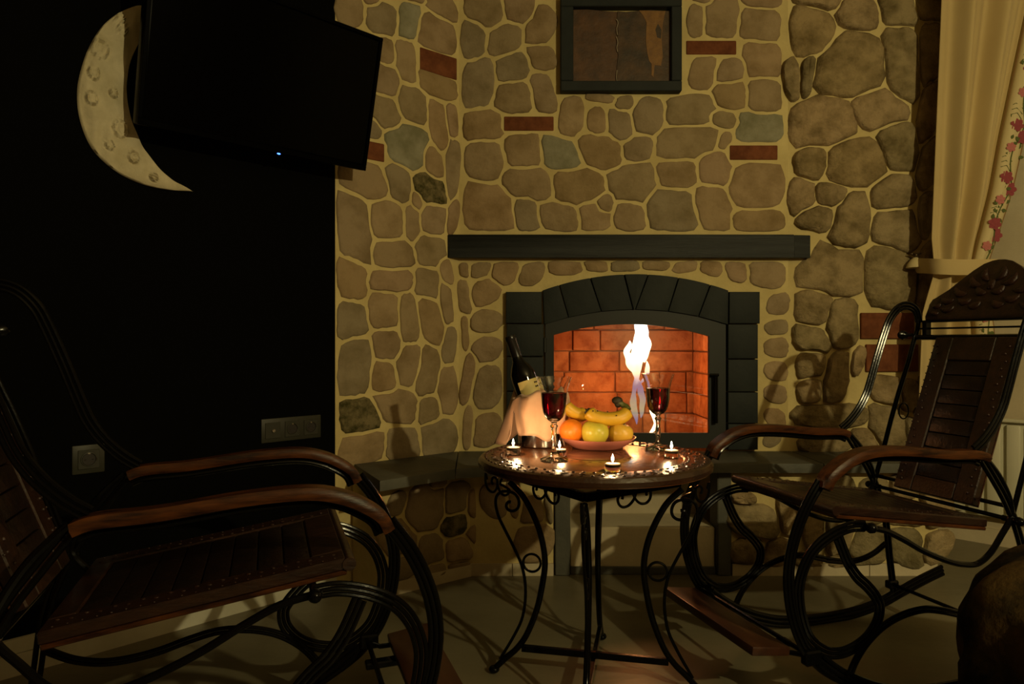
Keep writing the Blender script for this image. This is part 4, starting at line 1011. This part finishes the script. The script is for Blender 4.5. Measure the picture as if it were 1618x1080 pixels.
# ---------------------------------------------------------------- curtain, tie back, radiator, throw
CYo = 2.70
def cx(px, Y=CYo): return (px - 809) / FPX * Y
cur = empty('curtain', (1.85, CYo, 0), 0, 'cream pleated curtain with an embroidered rose border tied back right of the stone wall', 'curtain')
zs = np.concatenate([np.linspace(2.66, 1.3, 26), np.linspace(1.27, 1.08, 8), np.linspace(1.05, .64, 10)])
tie = 1.165
def xl(z): return cx(np.interp(z, [.6, 1.0, 1.17, 1.3, 1.7, 2.3, 2.7], [1452, 1458, 1474, 1472, 1478, 1487, 1492]))
def xr(z): return cx(np.interp(z, [.6, .95, 1.17, 1.22, 1.35, 1.5, 1.7, 2.0, 2.3, 2.7], [1600, 1592, 1578, 1583, 1602, 1622, 1640, 1672, 1705, 1745]))
def cpos(s, z):
    a, c_ = xl(z), xr(z); x = a + (c_ - a) * s
    k = 1.0 if z > 1.3 else .55 + .45 * min(1, abs(z - tie) / .14)
    f = .034 * k * math.sin(2 * PI * (3.1 * s + .12)) + .012 * k * math.sin(2 * PI * (6.7 * s + .3 + .1 * z)) 
    if s > .74: f *= .35
    return Vector((x - 1.85, f + .10 * (s - .3), z))
def curtain_piece(name, s0, s1, ns, m, off=0):
    b = BM(); G = [[b.verts.new(cpos(s0 + (s1 - s0) * j / ns, z) + Vector((0, off, 0))) for j in range(ns + 1)] for z in zs]
    for A, B2 in zip(G, G[1:]):
        for j in range(ns): b.faces.new((A[j], A[j + 1], B2[j + 1], B2[j]))
    o = obj(name, b, m, cur, True, 180); q = o.modifiers.new('thick', 'SOLIDIFY'); q.thickness = .003; return o
curtain_piece('drape', 0, .735, 60, M['curtain'])
band = curtain_piece('embroidered_border', .735, 1.0, 12, M['band'], -.002)
for s_ in (.737, .998):
    b = BM(); tube(b, [cpos(s_, z) + Vector((0, -.006, 0)) for z in zs], .0035, 6); obj('edge_cord', b, M['cord'], cur)
def bpos(s, z): return cpos(.735 + .265 * s, z) + Vector((0, -.0065, 0))
b = BM()
zz = np.linspace(2.6, .68, 90)
tube(b, [bpos(.55 + .16 * math.sin(z * 26), z) for z in zz], .0026, 5); obj('stem_thread', b, M['leaf'], band)
rose_me = leaf_me = None
def rose(p, r, m, tw):
    global rose_me
    if rose_me is None:
        b = BM()
        for ring_, cnt, rad, sz, h in ((0, 6, .55, .52, .05), (1, 4, .32, .40, .12), (2, 1, 0, .30, .18)):
            for i in range(cnt):
                a = 2 * PI * i / cnt + ring_ * .5
                vs_ = ball(b, (0, 0, 0), 1, sz, sz * .8, .07, 7, 5)
                for v in vs_:
                    x, y = v.co.x, v.co.y; v.co = Vector((rad * math.cos(a) + x * math.cos(a) - y * math.sin(a), -h - v.co.z, rad * math.sin(a) + x * math.sin(a) + y * math.cos(a)))
        rose_me = bpy.data.meshes.new('rose'); b.to_mesh(rose_me); b.free(); rose_me.materials.append(M['rose'])
    o = bpy.data.objects.new('rose', rose_me); C.objects.link(o); o.parent = band; o.location = p; o.scale = (r, r * .5, r); o.rotation_euler = (0, tw, 0)
    if m != 'rose':
        o.material_slots[0].link = 'OBJECT'; o.material_slots[0].material = M[m]
def leaf(p, r, tw):
    global leaf_me
    if leaf_me is None:
        b = BM(); P_ = [(0, 0), (.3, .34), (.7, .36), (1.15, 0), (.7, -.30), (.3, -.26)]
        prism(b, P_, lambda x, z: Vector((x, 0, z)), lambda x, z: Vector((x, -.06, z)))
        leaf_me = bpy.data.meshes.new('leaf'); b.to_mesh(leaf_me); b.free(); leaf_me.materials.append(M['leaf'])
    o = bpy.data.objects.new('leaf', leaf_me); C.objects.link(o); o.parent = band; o.location = p; o.scale = (r, r, r); o.rotation_euler = (0, tw, 0)
rr = random.Random(3); zc = 2.50
for k, zc in enumerate((2.44, 2.17, 1.945, 1.725, 1.515, 1.33, 1.04, .84)):
    kk = 1.0 if zc > 1.2 else .85
    rose(bpos(.36, zc + .035), .027 * kk, 'rose', .3); rose(bpos(.66, zc - .01), .029 * kk, 'rose', 1.1); rose(bpos(.30, zc - .055), .020 * kk, 'rose_light', .8)
    for q in range(15):
        dz = rr.uniform(-.09, .10); s_ = rr.uniform(.10, .90)
        leaf(bpos(s_, zc + dz) + Vector((0, .002, 0)), rr.uniform(.014, .022), rr.uniform(0, 6.28))
    b = BM()
    for q in range(3):
        z0_ = zc + .06 + .02 * q; tube(b, [bpos(.5, z0_), bpos(.25 - .05 * q, z0_ + .022), bpos(.08, z0_ + .018)], .0014, 5)
    obj('twig_thread', b, M['leaf'], band)
tbk = empty('curtain_tieback', (1.75, 2.72, 1.18), 0, 'cream cloth tieback pulled around the curtain from the wall knob', 'tieback')
b = BM(); path = cr([(1.672, 2.835, 1.205), (1.652, 2.76, 1.198), (1.655, 2.66, 1.184), (1.72, 2.632, 1.178), (1.81, 2.640, 1.180), (1.90, 2.672, 1.184), (1.965, 2.74, 1.192), (1.955, 2.80, 1.196)], 6)
rws = []
for i, p in enumerate(path):
    t_ = (path[min(i + 1, len(path) - 1)] - path[max(i - 1, 0)]).normalized(); nrm = Vector((t_.y, -t_.x, 0)).normalized()
    f = min(1, min(i, len(path) - 1 - i) / 5 + .35); hgt = .030 * f
    rws.append([b.verts.new(p - tbk.location + nrm * d + Vector((0, 0, z))) for d, z in ((0, -hgt), (.004, 0), (0, hgt), (-.004, hgt), (-.001, 0), (-.004, -hgt))])
for A, B2 in zip(rws, rws[1:]):
    for j in range(6): b.faces.new((A[j], A[(j + 1) % 6], B2[(j + 1) % 6], B2[j]))
obj('tie_band', b, M['curtain'], tbk, True, 60)
kp = at(1446, 416, 2.80)
kn = empty('curtain_holdback', (kp.x, 2.858, kp.z), 0, 'cream holdback knob with a bronze flower on the stone wall', 'holdback')
b = BM(); tube(b, [(0, .0, 0), (0, -.055, 0)], .008, 8); obj('stem', b, M['bronze'], kn)
b = BM(); lathe(b, [(0, .030), (.008, .028), (.018, .020), (.030, .004), (.036, -.014), (.030, -.016), (0, -.016)], 24)
for v in b.verts: v.co = Vector((v.co.x, v.co.y - .062, v.co.z - .004))
obj('knob_cap', b, M['knob_cream'], kn, True, 50)
b = BM(); ball(b, (0, -.062, .034), .009)
for i in range(6):
    a = i * PI / 3; vs_ = ball(b, (0, 0, 0), 1, .012, .006, .004, 8, 6)
    for v in vs_: v.co = Vector((v.co.x * math.cos(a) - v.co.y * math.sin(a) + .013 * math.cos(a), -.062 + .9 * (v.co.x * math.sin(a) + v.co.y * math.cos(a)) + .012 * math.sin(a), .034 + v.co.z + .25 * (v.co.x ** 2) / .017 + .004))
obj('flower', b, M['bronze'], kn)

rad = empty('radiator', PR.w(-.03, .13, 0), 0, 'cream panel radiator behind the right rocking chair', 'radiator')
rad.rotation_euler = PR.m.to_euler()
b = BM(); box(b, (-.12, 0, .035), (1.3, .42, .055), .004); obj('radiator_panel', b, M['radiator'], rad, True, 30)
fin = None
for i in range(20):
    if fin is None:
        b = BM(); box(b, (0, .012, .054), (.052, .408, .074), .008, seg=2); fin = obj('flute', b, M['radiator'], rad, True, 40); fin.location = (-.11, 0, 0)
    else:
        o = fin.copy(); C.objects.link(o); o.parent = rad; o.location = (-.11 + i * .0695, 0, 0)
b = BM(); box(b, (-.125, .418, .03), (1.305, .432, .080), .003)
for x in (0, 1.1): tube(b, [(x, .3, .04), (x, .3, 0)], .012, 8)
obj('top_grille', b, M['radiator'], rad, True, 30)

thr = empty('fur_throw', (1.335, 1.30, 0), 0, 'dark mottled brown fur throw heaped over a seat at the lower right edge', 'throw')
b = BM(); q = bmesh.ops.create_icosphere(b, subdivisions=5, radius=1.0)
for v in q['verts']:
    d = v.co.normalized(); z = d.z
    r = .40 * (1 + .06 * noise.noise(d * 1.8 + Vector((3, 1, 2))) + .03 * noise.noise(d * 6))
    h = .50 * (1 + .05 * noise.noise(d * 2.5)) 
    f = (max(0, 1 - abs(z) ** 2.4)) ** (.62 if z > 0 else .3)
    v.co = Vector((d.x / max(.05, math.hypot(d.x, d.y)) * r * f * (1 if z > 0 else 1.02), d.y / max(.05, math.hypot(d.x, d.y)) * r * f, max(.001, .5 * h * (1 + math.copysign(abs(z) ** .8, z)))))
    a = math.atan2(d.y, d.x); k = (1 + .035 * math.sin(9 * a + 2 * z)); v.co.x *= k * 1.08; v.co.y *= k * .86
obj('throw_cloth', b, M['fur'], thr, True, 180)
